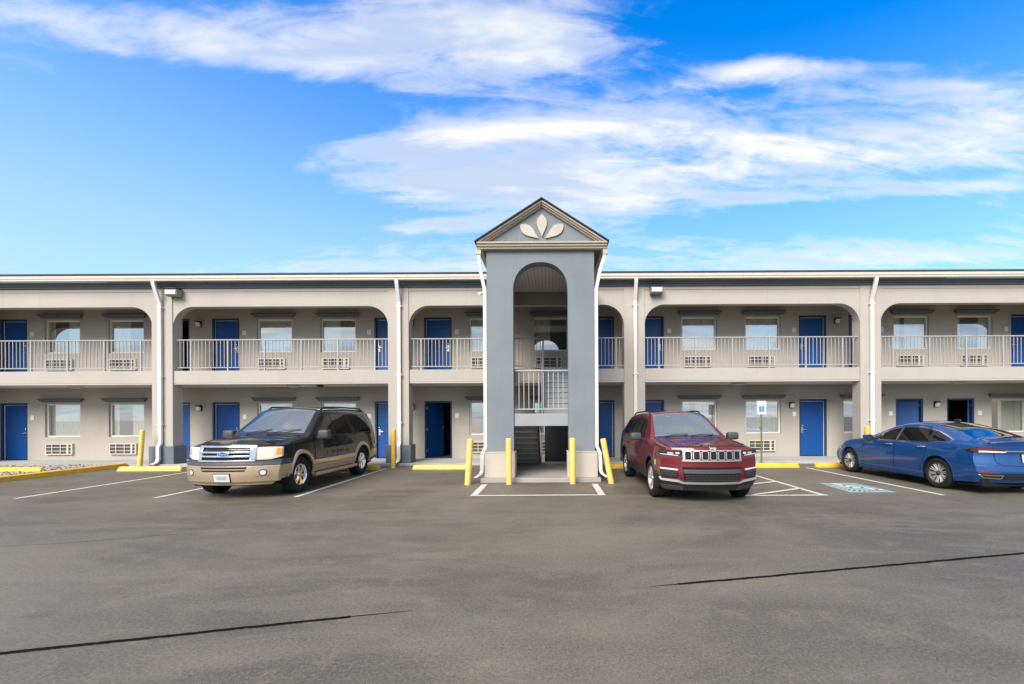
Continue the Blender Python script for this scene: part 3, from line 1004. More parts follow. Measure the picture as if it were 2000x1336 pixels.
# front wall with the arch
for a, b in ((TL, OL_), (OR_, TR)):
    MB().box(a, b, TF, TF + 0.34, 0.1, 4.72).build('pier', 'slate_stucco', tower)
am = MB()
n = 28
ang = [math.pi * i / n for i in range(n + 1)]
arc = []
for a in ang:
    c_, s_ = math.cos(a), math.sin(a)
    arc.append((TX - 0.68 * math.copysign(abs(c_) ** 0.9, c_), 4.72 + 0.72 * abs(s_) ** 0.9))
lowf = [(TL, TF, 4.72)] + [(x, TF, z) for x, z in arc] + [(TR, TF, 4.72)]
topf = [(TL, TF, 5.76)] + [(x, TF, 5.76) for x, z in arc] + [(TR, TF, 5.76)]
lowb = [(x, TF + 0.34, z) for x, y, z in lowf]; topb = [(x, TF + 0.34, z) for x, y, z in topf]
am.grid([lowf, topf]); am.grid([lowb, topb], flip=True); am.grid([lowf[1:-1], lowb[1:-1]], flip=True)
am.grid([[lowf[0], lowb[0]], [topf[0], topb[0]]], flip=True); am.grid([[lowf[-1], lowb[-1]], [topf[-1], topb[-1]]])
am.build('arch_wall', 'slate_stucco', tower, smooth=30)
for a, b in ((TL - 0.06, OL_ + 0.035), (OR_ - 0.035, TR + 0.06)):
    p = MB().box(a, b, TF - 0.07, TF + 0.42, 0.1, 0.71).build('plinth', 'stucco_pale', tower, bevel=0.012)
    MB().box(a - 0.008, b + 0.008, TF - 0.078, TF + 0.43, 0.712, 0.74).build('cap', 'stucco_pale', p, bevel=0.008)
# side walls with arched openings
for xs0, xs1 in ((TL, TL + 0.26), (TR - 0.26, TR)):
    s = MB()
    y0, y1, ya, yb = TF + 0.342, 14.94, 12.05, 14.25
    s.box(xs0, xs1, y0, ya, 0.1, 4.2).box(xs0, xs1, yb, y1, 0.1, 4.2).box(xs0 + .02, xs1 - .02, ya, yb, 0.1, 1.25)
    arc2 = []
    for i in range(21):
        a = math.pi * i / 20
        arc2.append(((ya + yb) / 2 - (yb - ya) / 2 * math.cos(a), 4.2 + 1.0 * math.sin(a)))
    for xx, fl in ((xs0, True), (xs1, False)):
        lo_ = [(xx, y0, 4.2)] + [(xx, y, z) for y, z in arc2] + [(xx, y1, 4.2)]
        hi_ = [(xx, p[1], 5.76) for p in lo_]
        s.grid([lo_, hi_], flip=fl)
    s.grid([[(xs0, y, z) for y, z in arc2], [(xs1, y, z) for y, z in arc2]])
    s.build('side_wall', 'slate_stucco', tower, smooth=30)
# ceiling of grooved boards
ceil = MB().box(TL + 0.27, TR - 0.27, TF + 0.35, 14.93, 5.80, 5.83).build('ceiling', 'fixture_beige', tower)
nb = 20
for i in range(nb):
    a = TL + 0.28 + i * (2.67 - 0.56) / nb
    b = a + (2.67 - 0.56) / nb
    MB().box(a + 0.006, b - 0.006, TF + 0.36, 14.92, 5.775, 5.798).build('board', 'vinyl_white', ceil)
# gable
GX = -0.20
ap_z, ev_z, hw = 6.90, 5.865, 1.62
ty = MB()
ty.prism([(GX - 1.50, 5.865), (GX + 1.50, 5.865), (GX, 6.83)], 11.02, 11.22)
ty.build('gable_wall', 'slate_stucco', tower)
co = MB()
prof = [(10.98, 5.725), (10.93, 5.735), (10.93, 5.765), (10.885, 5.785), (10.885, 5.815), (10.84, 5.84), (10.84, 5.868), (11.02, 5.868), (11.04, 5.725)]
co.prism(prof, GX - 1.60, GX + 1.60, 'x')
co.build('cornice', 'trim_beige', tower)
for sg in (-1, 1):
    # side gutters and soffits
    gpts = [(GX + sg * 1.47, 5.735), (GX + sg * 1.56, 5.745), (GX + sg * 1.57, 5.79), (GX + sg * 1.61, 5.83), (GX + sg * 1.61, 5.866), (GX + sg * 1.47, 5.866)]
    MB().prism(gpts, 11.045, 14.6, 'y').build('gutter', 'trim_beige', tower, recalc=True)
    xa, xb = (GX - 1.47, TL - 0.002) if sg < 0 else (TR + 0.002, GX + 1.47)
    MB().box(xa, xb, 11.045, 14.6, 5.74, 5.76).build('soffit', 'slate_dark', tower)
    # rake boards, two steps
    dx, dz = hw, ap_z - ev_z
    L = math.hypot(dx, dz)
    nx, nz = dz / L, dx / L
    for (o0, o1, yy) in ((0.004, 0.042, 10.85), (0.044, 0.076, 10.90), (0.078, 0.108, 10.96)):
        q = []
        for (px_, pz_), o in (((GX + sg * hw, ev_z), o0), ((GX, ap_z), o0), ((GX, ap_z), o1), ((GX + sg * hw, ev_z), o1)):
            zz = pz_ - o / nz
            q.append((px_, zz))
        # end the lower edge on the cornice
        def cut(x_, o):
            return ap_z - o / nz - abs(x_ - GX) * dz / dx
        xe0 = (ap_z - o0 / nz - 5.87) * dx / dz
        xe1 = (ap_z - o1 / nz - 5.87) * dx / dz
        pts = [(GX + sg * xe0, 5.87), (GX, ap_z - o0 / nz), (GX, ap_z - o1 / nz), (GX + sg * xe1, 5.87)]
        MB().prism(pts, yy, 11.019).build('rake_board', 'trim_beige', tower, recalc=True)
    pr = [(GX, ap_z + 0.004), (GX + sg * (hw + 0.02), ev_z - 0.01), (GX + sg * (hw + 0.02), ev_z + 0.02), (GX, ap_z + 0.036)]
    MB().prism(pr, 10.80, 17.0).build('roof_slope', 'shingle', tower, recalc=True)
# leaf ornament
def leaf_pts(L, w, n=26):
    pts = []
    for i in range(n + 1):
        t = (1 - math.cos(math.pi * i / n)) / 2
        r = w / 2 * (math.sin(math.pi * t ** 1.5)) ** 0.75 if 0 < t < 1 else 0
        pts.append((t * L, r))
    up = pts
    dn = [(a, -b) for a, b in pts[1:-1]][::-1]
    return up + dn
for ox, oz, angd, L in ((GX, 6.04, 90, 0.55), (GX - 0.085, 6.0, 143, 0.56), (GX + 0.085, 6.0, 37, 0.56)):
    c_, s_ = math.cos(R(angd)), math.sin(R(angd))
    pts = [(ox + a * c_ - b * s_, oz + a * s_ + b * c_) for a, b in leaf_pts(L, 0.245)]
    MB().prism(pts, 10.975, 11.021).build('leaf_ornament', 'stucco_pale', tower, recalc=True)
# stairs: landing at the front, one flight down at the left, one up at the right
LZ = 1.68
MB().box(OL_ + 0.002, OR_ - 0.002, TF + 0.06, TF + 0.28, 1.37, LZ).build('landing_beam', 'slate_light' if 'slate_light' in MAT else 'slate_stucco', tower, bevel=0.01)
MB().box(TL + 0.262, TR - 0.262, TF + 0.345, 12.35, 1.50, LZ - 0.004).build('landing', 'concrete_floor', tower)
railing(OL_ + 0.002, OR_ - 0.002, tower, y=TF + 0.17, z=LZ, top=1.10, n=11, posts=50)
drop(bal); drop(pst)
for x in (-1.30, -0.36):
    sm_ = MB(); sm_.prism([(14.55, 0.1), (14.3, 0.1), (12.352, 1.50), (12.352, 1.66), (12.4, 1.66), (14.55, 0.27)], x - 0.02, x + 0.02, 'x')
    fl1 = sm_.build('stair_flight' if x < -1 else 'stringer', 'slate_paint', tower if x < -1 else fl1, recalc=True)
fl1 = fl1.parent
for i in range(9):
    y = 14.46 - 0.235 * i; z = 0.10 + 0.1756 * i
    s = MB().box(-1.278, -0.382, y - 0.012, y + 0.012, z + 0.012, z + 0.14).box(-1.278, -0.382, y - 0.25, y + 0.03, z + 0.1405, z + 0.1755)
    s.build('step', 'stair_tread', fl1)
for x in (-0.22, 0.80):
    sm_ = MB(); sm_.prism([(12.35, LZ), (12.6, LZ - 0.02), (14.9, 3.0), (14.9, 3.21), (14.75, 3.21), (12.352, LZ + 0.2)], x - 0.02, x + 0.02, 'x')
    fl2 = sm_.build('stair_flight' if x < 0 else 'stringer', 'slate_paint', tower if x < 0 else fl2, recalc=True)
fl2 = fl2.parent
for i in range(9):
    y = 12.40 + 0.285 * i; z = LZ + 0.17 * i
    s = MB().box(-0.198, 0.778, y - 0.012, y + 0.012, z, z + 0.132).box(-0.198, 0.778, y - 0.035, y + 0.275, z + 0.1325, z + 0.1685)
    s.build('step', 'stair_riser', fl2)
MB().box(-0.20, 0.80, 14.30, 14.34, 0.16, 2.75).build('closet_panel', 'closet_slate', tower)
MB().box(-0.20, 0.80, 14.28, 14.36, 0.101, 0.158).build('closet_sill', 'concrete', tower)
hr = MB()
hr.tube([(-0.33, 12.36, 1.66), (-0.33, 12.36, 2.62), (-0.33, 12.42, 2.66), (-0.33, 14.45, 1.14), (-0.33, 14.5, 0.14)], 0.021, 8)
hr.build('handrail', 'rail_paint', tower, smooth=40)
hr = MB()
hr.tube([(-0.245, 12.36, 1.66), (-0.245, 12.36, 2.66), (-0.245, 12.42, 2.70), (-0.245, 14.75, 4.18), (-0.245, 14.85, 4.18)], 0.021, 8)
hr.build('handrail', 'rail_paint', tower, smooth=40)
# downspouts of the tower
for sg, xo, xw in ((-1, -1.76, TL - 0.05), (1, 1.36, TR + 0.05)):
    d = MB()
    d.rect_tube([(xo, 11.0, 5.74), (xo, 11.0, 5.62), (xw + sg * 0.10, 11.05, 5.25), (xw, 11.10, 4.75), (xw, 11.10, 0.86), (xw + sg * 0.07, 11.04, 0.70), (xw + sg * 0.085, 11.02, 0.26), (xw + sg * 0.12, 11.0, 0.19), (xw + sg * 0.24, 10.97, 0.11)], 0.085, 0.075)
    d = d.build('downspout', 'white_metal', tower, bevel=0.006)
    MB().box(xo - 0.06, xo + 0.06, 10.95, 11.05, 5.60, 5.735).build('outlet', 'trim_beige', d, bevel=0.006)

# security camera on the tower's left downspout
e = empty('security_camera', (TL - 0.02, 11.3, 4.70), 'small white security camera on the left side of the stair tower', 'security camera')
cm = MB(); cm.tube([(TL - 0.001, 11.2, 4.74), (TL - 0.10, 11.15, 4.74), (TL - 0.13, 11.1, 4.70)], 0.018, 8); cm.build('bracket', 'white_metal', e, smooth=40)
cm = MB(); cm.tube([(TL - 0.13, 11.12, 4.69), (TL - 0.17, 10.98, 4.65)], 0.036, 12); cm.build('camera_body', 'white_metal', e, smooth=40)

# ------------------------------------------------------------------ bollards, wheel stops, sign
def bollard(xb, yb, xt, h, label, mt='yellow_paint', r=0.07):
    e = empty('bollard', (xb, yb, 0), label, 'bollard', 'yellow bollards guarding the tower and columns')
    m = MB()
    prof = [(r, -0.12), (r, h - 0.035), (r * 0.93, h - 0.012), (r * 0.75, h), (0.0, h + 0.004)]
    m.lathe(prof, 20)
    o = m.build('pipe', mt, e, smooth=35)
    o.location = (0, 0, -0.12)
    m = MB(); m.lathe([(r * 1.35, 0.0), (r * 1.25, 0.012), (r * 1.0, 0.016)], 20)
    tilt = math.atan2(xt - xb, h)
    o.rotation_euler = (0, tilt, 0)
    return e
bollard(-13.42, 14.52, -13.32, 1.25, 'yellow bollard leaning beside the downspout behind the short wheel stop', 'yellow_pale')
bollard(-5.00, 14.12, -4.99, 1.22, 'upright yellow bollard before the column beside the parked black and tan SUV')
bollard(-1.99, 10.55, -1.92, 1.09, 'leaning yellow bollard beside the left downspout of the stair tower', 'yellow_pale')
bollard(-1.00, 10.60, -1.01, 1.09, 'upright yellow bollard before the left plinth of the stair tower', 'yellow_pale')
bollard(0.515, 10.62, 0.51, 1.09, 'upright yellow bollard before the right plinth of the stair tower', 'yellow_pale')
bollard(1.46, 10.66, 1.26, 1.09, 'yellow bollard tilted towards the tower, next to the red SUV', 'yellow_pale')
bollard(10.05, 14.2, 10.08, 1.24, 'yellow bollard standing behind the blue sedan roof')

def wheel_stop(x0, x1, y, label, z=0.0, mt='yellow_paint'):
    e = empty('wheel_stop', ((x0 + x1) / 2, y, z), label, 'wheel stop', 'yellow concrete wheel stops')
    m = MB()
    prof = [(-0.085, 0.0), (-0.085, 0.05), (-0.05, 0.125), (-0.03, 0.135), (0.03, 0.135), (0.05, 0.125), (0.085, 0.05), (0.085, 0.0)]
    L = x1 - x0
    rows = []
    for t, zs in ((0, 0.55), (0.012, 0.86), (0.035, 1.0), (0.5, 1.0), (0.965, 1.0), (0.988, 0.86), (1, 0.55)):
        rows.append([(x0 + L * t, y + a * (0.85 + 0.15 * zs), z + b * zs) for a, b in prof])
    m.grid(rows, flip=True)
    nr = len(prof)
    m.add(rows[0], [tuple(range(nr))]); m.add(rows[-1], [tuple(range(nr - 1, -1, -1))])
    m.build('concrete_bar', mt, e, smooth=40, recalc=True)
    for t in (0.14, 0.86):
        MB().lathe([(0.0, 0.137), (0.016, 0.137), (0.016, 0.13)], 10, c=(x0 + L * t, y, z)).build('anchor_pin', 'steel', e)
    return e
wheel_stop(-13.30, -11.35, 13.72, 'long pale yellow wheel stop beside the gravel island kerb', mt='yellow_pale')
wheel_stop(-7.0, -5.28, 13.72, 'yellow wheel stop mostly hidden behind the black and tan SUV')
wheel_stop(-4.26, -2.43, 13.75, 'yellow wheel stop in the empty space beside the stair tower', mt='yellow_pale')
wheel_stop(1.75, 3.55, 13.75, 'yellow wheel stop behind the red SUV near the tower')
wheel_stop(5.55, 7.62, 13.75, 'yellow wheel stop of the accessible space, below the wheelchair sign')
wheel_stop(8.15, 9.95, 13.75, 'yellow wheel stop at the front wheels of the blue sedan')
wheel_stop(-16.7, -14.78, 12.95, 'yellow wheel stop lying on the gravel island', z=0.075)

# accessible parking sign
sx = 6.87
sg_ = empty('parking_sign', (sx, 14.55, 0), 'white accessible parking sign with blue wheelchair symbol on a green post', 'sign')
p = MB(); p.prism([(-0.03, 0), (-0.012, -0.02), (0.012, -0.02), (0.03, 0), (0.026, 0.006), (0.01, -0.012), (-0.01, -0.012), (-0.026, 0.006)], 0.0, 2.05, 'z')
p.v = [(a + sx, b + 14.55, c) for a, b, c in p.v]
p.build('post', 'post_green', sg_)
zs0, zs1 = 1.64, 2.08
pl = MB().box(sx - 0.15, sx + 0.15, 14.515, 14.521, zs0, zs1).build('plate', 'sign_face', sg_, bevel=0.002)
MB().box(sx - 0.085, sx + 0.085, 14.511, 14.5135, zs0 + 0.09, zs0 + 0.27).build('blue_panel', 'sign_blue', pl)
m = MB(); wheelchair(m, sx, zs0 + 0.178, 0.155, lambda u, v: (u, 14.5085, v)); m.build('symbol', 'sign_face', pl, recalc=True)

# ------------------------------------------------------------------ cars
def paint(name, color, metal, rough, coat=1.0, spec=0.5):
    m = mat(name, color, rough, metal, coat=coat, spec=spec)
    return m
paint('car_black', (0.007, 0.0075, 0.008), 0.0, 0.45, 0.8, 0.1)
paint('car_tan', (0.47, 0.36, 0.24), 0.35, 0.38)
paint('car_red', (0.135, 0.005, 0.011), 0.15, 0.38, 1.0, 0.25)
paint('car_blue', (0.004, 0.062, 0.235), 0.2, 0.36, 1.0, 0.3)
mat('car_plastic', (0.022, 0.023, 0.025), 0.55)
mat('car_grey_plastic', (0.055, 0.058, 0.065), 0.5)
mat('car_void', (0.004, 0.004, 0.004), 0.9)
mat('car_seam', (0.003, 0.003, 0.003), 0.8)
mat('car_chrome', (0.80, 0.80, 0.80), 0.10, 1.0)
mat('car_bright', (0.72, 0.72, 0.71), 0.35, 0.5)
mat('car_satin', (0.62, 0.61, 0.59), 0.42, 0.85)
mat('car_glass_dark', (0.008, 0.009, 0.009), 0.03, spec=0.4)
mat('car_interior', (0.16, 0.145, 0.125), 0.85)
mat('car_dash', (0.045, 0.043, 0.042), 0.8)
mat('car_lamp_cream', (0.66, 0.62, 0.46), 0.18, coat=0.8)
mat('car_lamp_clear', (0.42, 0.44, 0.46), 0.10, 0.4, coat=1.0)
mat('car_lamp_white', (0.75, 0.76, 0.78), 0.15, coat=1.0)
mat('car_amber', (0.75, 0.30, 0.02), 0.2, coat=1.0)
mat('car_lamp_red', (0.20, 0.012, 0.012), 0.12, coat=1.0)
mat('car_lamp_smoke', (0.035, 0.012, 0.014), 0.08, coat=1.0)
mat('car_lamp_dark', (0.03, 0.032, 0.035), 0.15, 0.0, spec=0.12)
mat('car_lamp_lens', (0.72, 0.69, 0.55), 0.22, coat=0.6, var=0.12, vscale=18)
mat('car_plate', (0.62, 0.65, 0.70), 0.4)
mat('car_badge_blue', (0.02, 0.06, 0.22), 0.25, coat=1.0)
mat('car_disc', (0.20, 0.19, 0.18), 0.4, 0.8)

def smooth1(a, sig):
    k = int(max(1, round(sig * 3)))
    w = np.exp(-0.5 * (np.arange(-k, k + 1) / sig) ** 2); w /= w.sum()
    p = np.concatenate([2 * a[0] - a[k:0:-1], a, 2 * a[-1] - a[-2:-k - 2:-1]])
    return np.convolve(p, w, 'valid')

class Car:
    SEG = [4, 6, 6, 9, 4, 8]          # rows per span between the seven control points
    def __init__(s, name, label, paintm, stations, nose, tail, front, rear, axles, wr, arch_r, width, step=0.03, sig=1.6):
        s.root = empty(name, (0, 0, 0), label, 'car', None)
        s.pm = paintm
        s.nose, s.tail, s.front, s.rear = nose, tail, front, rear
        s.axles, s.wr, s.ar, s.hw = axles, wr, arch_r, width / 2
        st = np.array(sorted(stations, key=lambda t: t[0]), float)
        n = int(round((nose - tail) / step)) + 1
        xs = np.linspace(tail, nose, n)
        C = np.stack([smooth1(np.interp(xs, st[:, 0], st[:, j]), sig) for j in range(1, st.shape[1])], 1)
        # control: zb yb z1 y1 zm ym zB yB zR yR zT yT zC
        pts = [(C[:, 1], C[:, 0]), (C[:, 3], C[:, 2]), (C[:, 5], C[:, 4]), (C[:, 7], C[:, 6]), (C[:, 9], C[:, 8]), (C[:, 11], C[:, 10]), (np.zeros(n), C[:, 12])]
        Y = []; Z = []; seg = []
        for k in range(6):
            m = s.SEG[k]
            for i in range(m):
                t = i / m
                Y.append(pts[k][0] * (1 - t) + pts[k + 1][0] * t); Z.append(pts[k][1] * (1 - t) + pts[k + 1][1] * t); seg.append(k)
        Y.append(pts[6][0]); Z.append(pts[6][1])
        Y = np.array(Y).T; Z = np.array(Z).T          # (n, rows)
        # round the section, keep the bottom edge and the centre line; keep the belt line fairly crisp
        belt = sum(s.SEG[:3])
        for it in range(5):
            Y2, Z2 = Y.copy(), Z.copy()
            Y2[:, 1:-1] = (Y[:, :-2] + 2 * Y[:, 1:-1] + Y[:, 2:]) / 4
            Z2[:, 1:-1] = (Z[:, :-2] + 2 * Z[:, 1:-1] + Z[:, 2:]) / 4
            Z2[:, -1] = (Z[:, -1] + Z[:, -2]) / 2
            if it > 1:
                Y2[:, belt] = Y[:, belt]; Z2[:, belt] = Z[:, belt]
            Y, Z = Y2, Z2
        s.xs, s.Y, s.Z, s.seg = xs, Y, Z, np.array(seg)
        s.rb = belt; s.rr = belt + s.SEG[3]; s.rt = s.rr + s.SEG[4]
        s.skip = []
    # the warp that gives nose and tail their plan curve and profile
    def warp(s, x, y, z):
        x0, bow, p, prof = s.front
        if x > x0:
            t = min(1.3, (x - x0) / (s.nose - x0)); t = t * t * (3 - 2 * min(t, 1.0)) if t < 1 else t
            x += t * (np.interp(z, [q[0] for q in prof], [q[1] for q in prof]) - bow * min(1.0, abs(y) / s.hw) ** p)
        x0, bow, p, prof = s.rear
        if x < x0:
            t = min(1.3, (x0 - x) / (x0 - s.tail)); t = t * t * (3 - 2 * min(t, 1.0)) if t < 1 else t
            x -= t * (np.interp(z, [q[0] for q in prof], [q[1] for q in prof]) - bow * min(1.0, abs(y) / s.hw) ** p)
        return (x, y, z)
    def row(s, x, arr):
        i = np.clip(np.interp(x, s.xs, np.arange(len(s.xs))), 0, len(s.xs) - 1.001)
        a = int(i); t = i - a
        return arr[a] * (1 - t) + arr[a + 1] * t
    def side_y(s, x, z):
        Yr, Zr = s.row(x, s.Y), s.row(x, s.Z)
        k = s.rt + 1
        return float(np.interp(z, np.maximum.accumulate(Zr[:k] + np.arange(k) * 1e-6), Yr[:k]))
    def top_z(s, x, y):
        Yr, Zr = s.row(x, s.Y), s.row(x, s.Z)
        k = s.rr - 2
        return float(np.interp(abs(y), Yr[k:][::-1], Zr[k:][::-1]))
    # 2D -> 3D maps in unwarped space
    def side(s, sg):
        return lambda a, b, off: (a, sg * (s.side_y(a, b) + off), b)
    def face_front(s):
        return lambda a, b, off: (s.nose + off, a, b)
    def face_rear(s):
        return lambda a, b, off: (s.tail - off, a, b)
    def top(s):
        return lambda a, b, off: (a, b, s.top_z(a, b) + off)
    def patch(s, name, lo, hi, fmap, off, thick, material, parent=None, nu=12, nv=4, bevel=0.0, smooth=40):
        """solid sheet between two polylines lo and hi (lists of 2D points)"""
        def res(pl, n):
            pl = np.array(pl, float); d = np.r_[0, np.cumsum(np.hypot(*np.diff(pl, axis=0).T))]
            # keep the corners of the polyline
            t = np.linspace(0, d[-1], n + 1)
            for c in d[1:-1]:
                t[np.argmin(abs(t - c))] = c
            return np.stack([np.interp(t, d, pl[:, 0]), np.interp(t, d, pl[:, 1])], 1)
        A, B = res(lo, nu), res(hi, nu)
        rows = [[tuple(A[i] * (1 - j / nv) + B[i] * (j / nv)) for i in range(nu + 1)] for j in range(nv + 1)]
        Ft = [[fmap(a, b, off) for a, b in r_] for r_ in rows]
        Bk = [[fmap(a, b, off - thick) for a, b in r_] for r_ in rows]
        m = MB()
        m.grid(Ft); m.grid(Bk, flip=True)
        m.grid([Ft[0], Bk[0]], flip=True); m.grid([Ft[-1], Bk[-1]])
        m.grid([[r_[0] for r_ in Ft], [r_[0] for r_ in Bk]]); m.grid([[r_[-1] for r_ in Ft], [r_[-1] for r_ in Bk]], flip=True)
        return m.build(name, material, parent or s.root, smooth=smooth, recalc=True, warp=s.warp, bevel=bevel)
    def strip(s, name, path, w, fmap, off, material, parent=None, thick=0.004, n=None):
        path = [Vector((a, b)) for a, b in path]
        pts = []
        for i in range(len(path) - 1):
            L = (path[i + 1] - path[i]).length; k = max(1, int(L / 0.05))
            pts += [path[i].lerp(path[i + 1], t / k) for t in range(k)]
        pts.append(path[-1])
        lo = []; hi = []
        for i, p in enumerate(pts):
            t = (pts[min(i + 1, len(pts) - 1)] - pts[max(i - 1, 0)]).normalized()
            nn = Vector((-t.y, t.x)) * w / 2
            lo.append(p - nn); hi.append(p + nn)
        m = MB()
        A = [fmap(p.x, p.y, off) for p in lo]; B = [fmap(p.x, p.y, off) for p in hi]
        A2 = [fmap(p.x, p.y, off - thick) for p in lo]; B2 = [fmap(p.x, p.y, off - thick) for p in hi]
        m.grid([A, B]); m.grid([A2, B2], flip=True); m.grid([A, A2], flip=True); m.grid([B, B2])
        m.grid([[A[0], B[0]], [A2[0], B2[0]]]); m.grid([[A[-1], B[-1]], [A2[-1], B2[-1]]])
        return m.build(name, material, parent or s.root, recalc=True, warp=s.warp, smooth=40)
    def shell(s, cowl, header, backlight, hood_front, hood_seam=True):
        """body shell, bonnet, windscreen, rear screen from the lofted surface"""
        n, rws = s.Y.shape
        parts = {'body': MB(), 'hood': MB(), 'windshield': MB(), 'rear_window': MB()}
        V = {}
        Y, Z = s.Y.copy(), s.Z.copy()
        X = np.repeat(s.xs[:, None], rws, 1)
        inside = np.zeros_like(Y, bool)
        for ax in s.axles:
            d = np.hypot(X - ax, Z - s.wr)
            ins = (d < s.ar)
            ins[:, s.rb:] = False
            inside |= ins
        keep = {}
        for i in range(n - 1):
            for j in range(rws - 1):
                if inside[i, j] and inside[i + 1, j] and inside[i, j + 1] and inside[i + 1, j + 1]:
                    continue
                xm = (s.xs[i] + s.xs[i + 1]) / 2
                k = 'body'
                if j >= s.rt:
                    if header < xm < cowl: k = 'windshield'
                    elif backlight and backlight[0] < xm < backlight[1]: k = 'rear_window'
                    elif xm > cowl: k = 'hood'
                keep.setdefault(k, []).append((i, j))
        # pull arch edge vertices onto the circle
        used = set()
        for k, l in keep.items():
            for i, j in l:
                used.update([(i, j), (i + 1, j), (i, j + 1), (i + 1, j + 1)])
        for (i, j) in used:
            if inside[i, j]:
                for ax in s.axles:
                    dx, dz = X[i, j] - ax, Z[i, j] - s.wr
                    d = math.hypot(dx, dz)
                    if d < s.ar and d > 1e-6:
                        X[i, j] = ax + dx / d * s.ar; Z[i, j] = s.wr + dz / d * s.ar
        out = {}
        for k, l in keep.items():
            m = MB()
            idx = {}
            for sg in (1, -1):
                for i, j in l:
                    q = []
                    for (a, b) in ((i, j), (i + 1, j), (i + 1, j + 1), (i, j + 1)):
                        key = (sg, a, b)
                        if key not in idx:
                            idx[key] = len(m.v); m.v.append((float(X[a, b]), float(sg * Y[a, b]), float(Z[a, b])))
                        q.append(idx[key])
                    m.f.append(tuple(q) if sg < 0 else tuple(q[::-1])); m.mi.append(0)
            if k == 'body':
                for end, x in ((n - 1, s.nose), (0, s.tail)):
                    rows = []
                    for j in range(0, s.rt + 1):
                        y, z = Y[end, j], Z[end, j]
                        rows.append([(x, y * t, z + (0 if j < s.rt else s.row(x, s.Z)[-1] - z) * (1 - abs(t)) * (1 if j == s.rt else 0)) for t in np.linspace(-1, 1, 25)])
                    m.grid(rows, flip=(end == 0))
            mt = s.pm if k in ('body', 'hood') else 'glass_screen'
            out[k] = m.build(k, mt, s.root, smooth=38, warp=s.warp)
        s.body = out['body']; s.hood = out.get('hood')
        s.ws = out.get('windshield'); s.rw = out.get('rear_window')
        # dark inside of the wheel arches and the underside
        for ax in s.axles:
            for sg in (1, -1):
                yo = s.side_y(ax, s.wr + s.ar * 0.8) - 0.03
                m = MB(); yi = yo - 0.36
                arc_ = [(ax + (s.ar + 0.004) * math.cos(a), s.wr + (s.ar + 0.004) * math.sin(a)) for a in np.linspace(-0.25, math.pi + 0.25, 25)]
                m.grid([[(x, sg * yo, z) for x, z in arc_], [(x, sg * yi, z) for x, z in arc_]], flip=(sg > 0))
                c = [(ax, sg * yi, s.wr - 0.1)] + [(x, sg * yi, z) for x, z in arc_]
                m.add(c, [(0, t, t + 1) for t in range(1, len(c) - 1)])
                m.build('wheel_arch_liner', 'car_void', s.root, smooth=40)
        return out
    def floor(s, z0, z1, w, x0, x1):
        MB().box(x0, x1, -w, w, z0, z1).build('underbody', 'car_void', s.root, bevel=0.03)
    def seam(s, path, sg, parent, w=0.011, fm=None):
        s.strip('seam', path, w, fm or s.side(sg), 0.0025, 'car_seam', parent)
    def wheels(s, track_y, kind, tyre_w=0.25, rim_r=0.235, rimmat='car_chrome'):
        for ax in s.axles:
            for sg in (1, -1):
                yc = sg * track_y
                z = s.wr; r = s.wr; hwid = tyre_w / 2
                base = MB(); base.lathe([(0.0, sg * 0.02), (rim_r * 0.72, sg * 0.02), (rim_r * 0.72, -sg * 0.04), (0.0, -sg * 0.04)], 28, 'y', c=(ax, yc, z))
                wh = base.build('wheel', 'car_void', s.root, smooth=40, recalc=True)
                t = MB()
                rr = rim_r
                prof = [(rr, -hwid * .8), (rr + .02, -hwid * .95), ((rr + r) / 2, -hwid), (r - .035, -hwid * .93), (r - .008, -hwid * .78), (r, -hwid * .6), (r, -hwid * .22), (r - .008, -hwid * .2), (r - .008, -hwid * .14), (r, -hwid * .12),
                        (r, hwid * .12), (r - .008, hwid * .14), (r - .008, hwid * .2), (r, hwid * .22), (r, hwid * .6), (r - .008, hwid * .78), (r - .035, hwid * .93), ((rr + r) / 2, hwid), (rr + .02, hwid * .95), (rr, hwid * .8)]
                t.lathe(prof, 44, 'y', c=(ax, yc, z), close=True)
                t.build('tyre', 'rubber', wh, smooth=30, recalc=True)
                rm_ = MB()
                f = sg * hwid * 0.80
                rm_.lathe([(rr + .004, f), (rr - .012, f + sg * .012), (rr - .028, f - sg * .004), (rr - .04, f - sg * .06), (rr - .045, -f), (rr, -f)], 44, 'y', c=(ax, yc, z))
                rm_.build('rim', rimmat if kind != 'multi' else 'car_grey_plastic', wh, smooth=35, recalc=True)
                sp = MB()
                def spoke(a0, a1, r0, r1, w0, w1, y0, y1, th):
                    def P(rad, a, w, y):
                        u = (math.cos(a), math.sin(a)); v = (-u[1], u[0])
                        return [(ax + rad * u[0] + w * v[0] * q, yc + y, z + rad * u[1] + w * v[1] * q) for q in (-1, 1)]
                    A = P(r0, a0, w0, y0) ; B = P(r1, a1, w1, y1); A2 = P(r0, a0, w0 * 1.3, y0 - sg * th); B2 = P(r1, a1, w1 * 1.3, y1 - sg * th)
                    sp.add([A[0], A[1], B[1], B[0], A2[0], A2[1], B2[1], B2[0]], [(0, 1, 2, 3), (4, 7, 6, 5), (0, 4, 5, 1), (1, 5, 6, 2), (2, 6, 7, 3), (3, 7, 4, 0)])
                fy = sg * hwid * 0.70
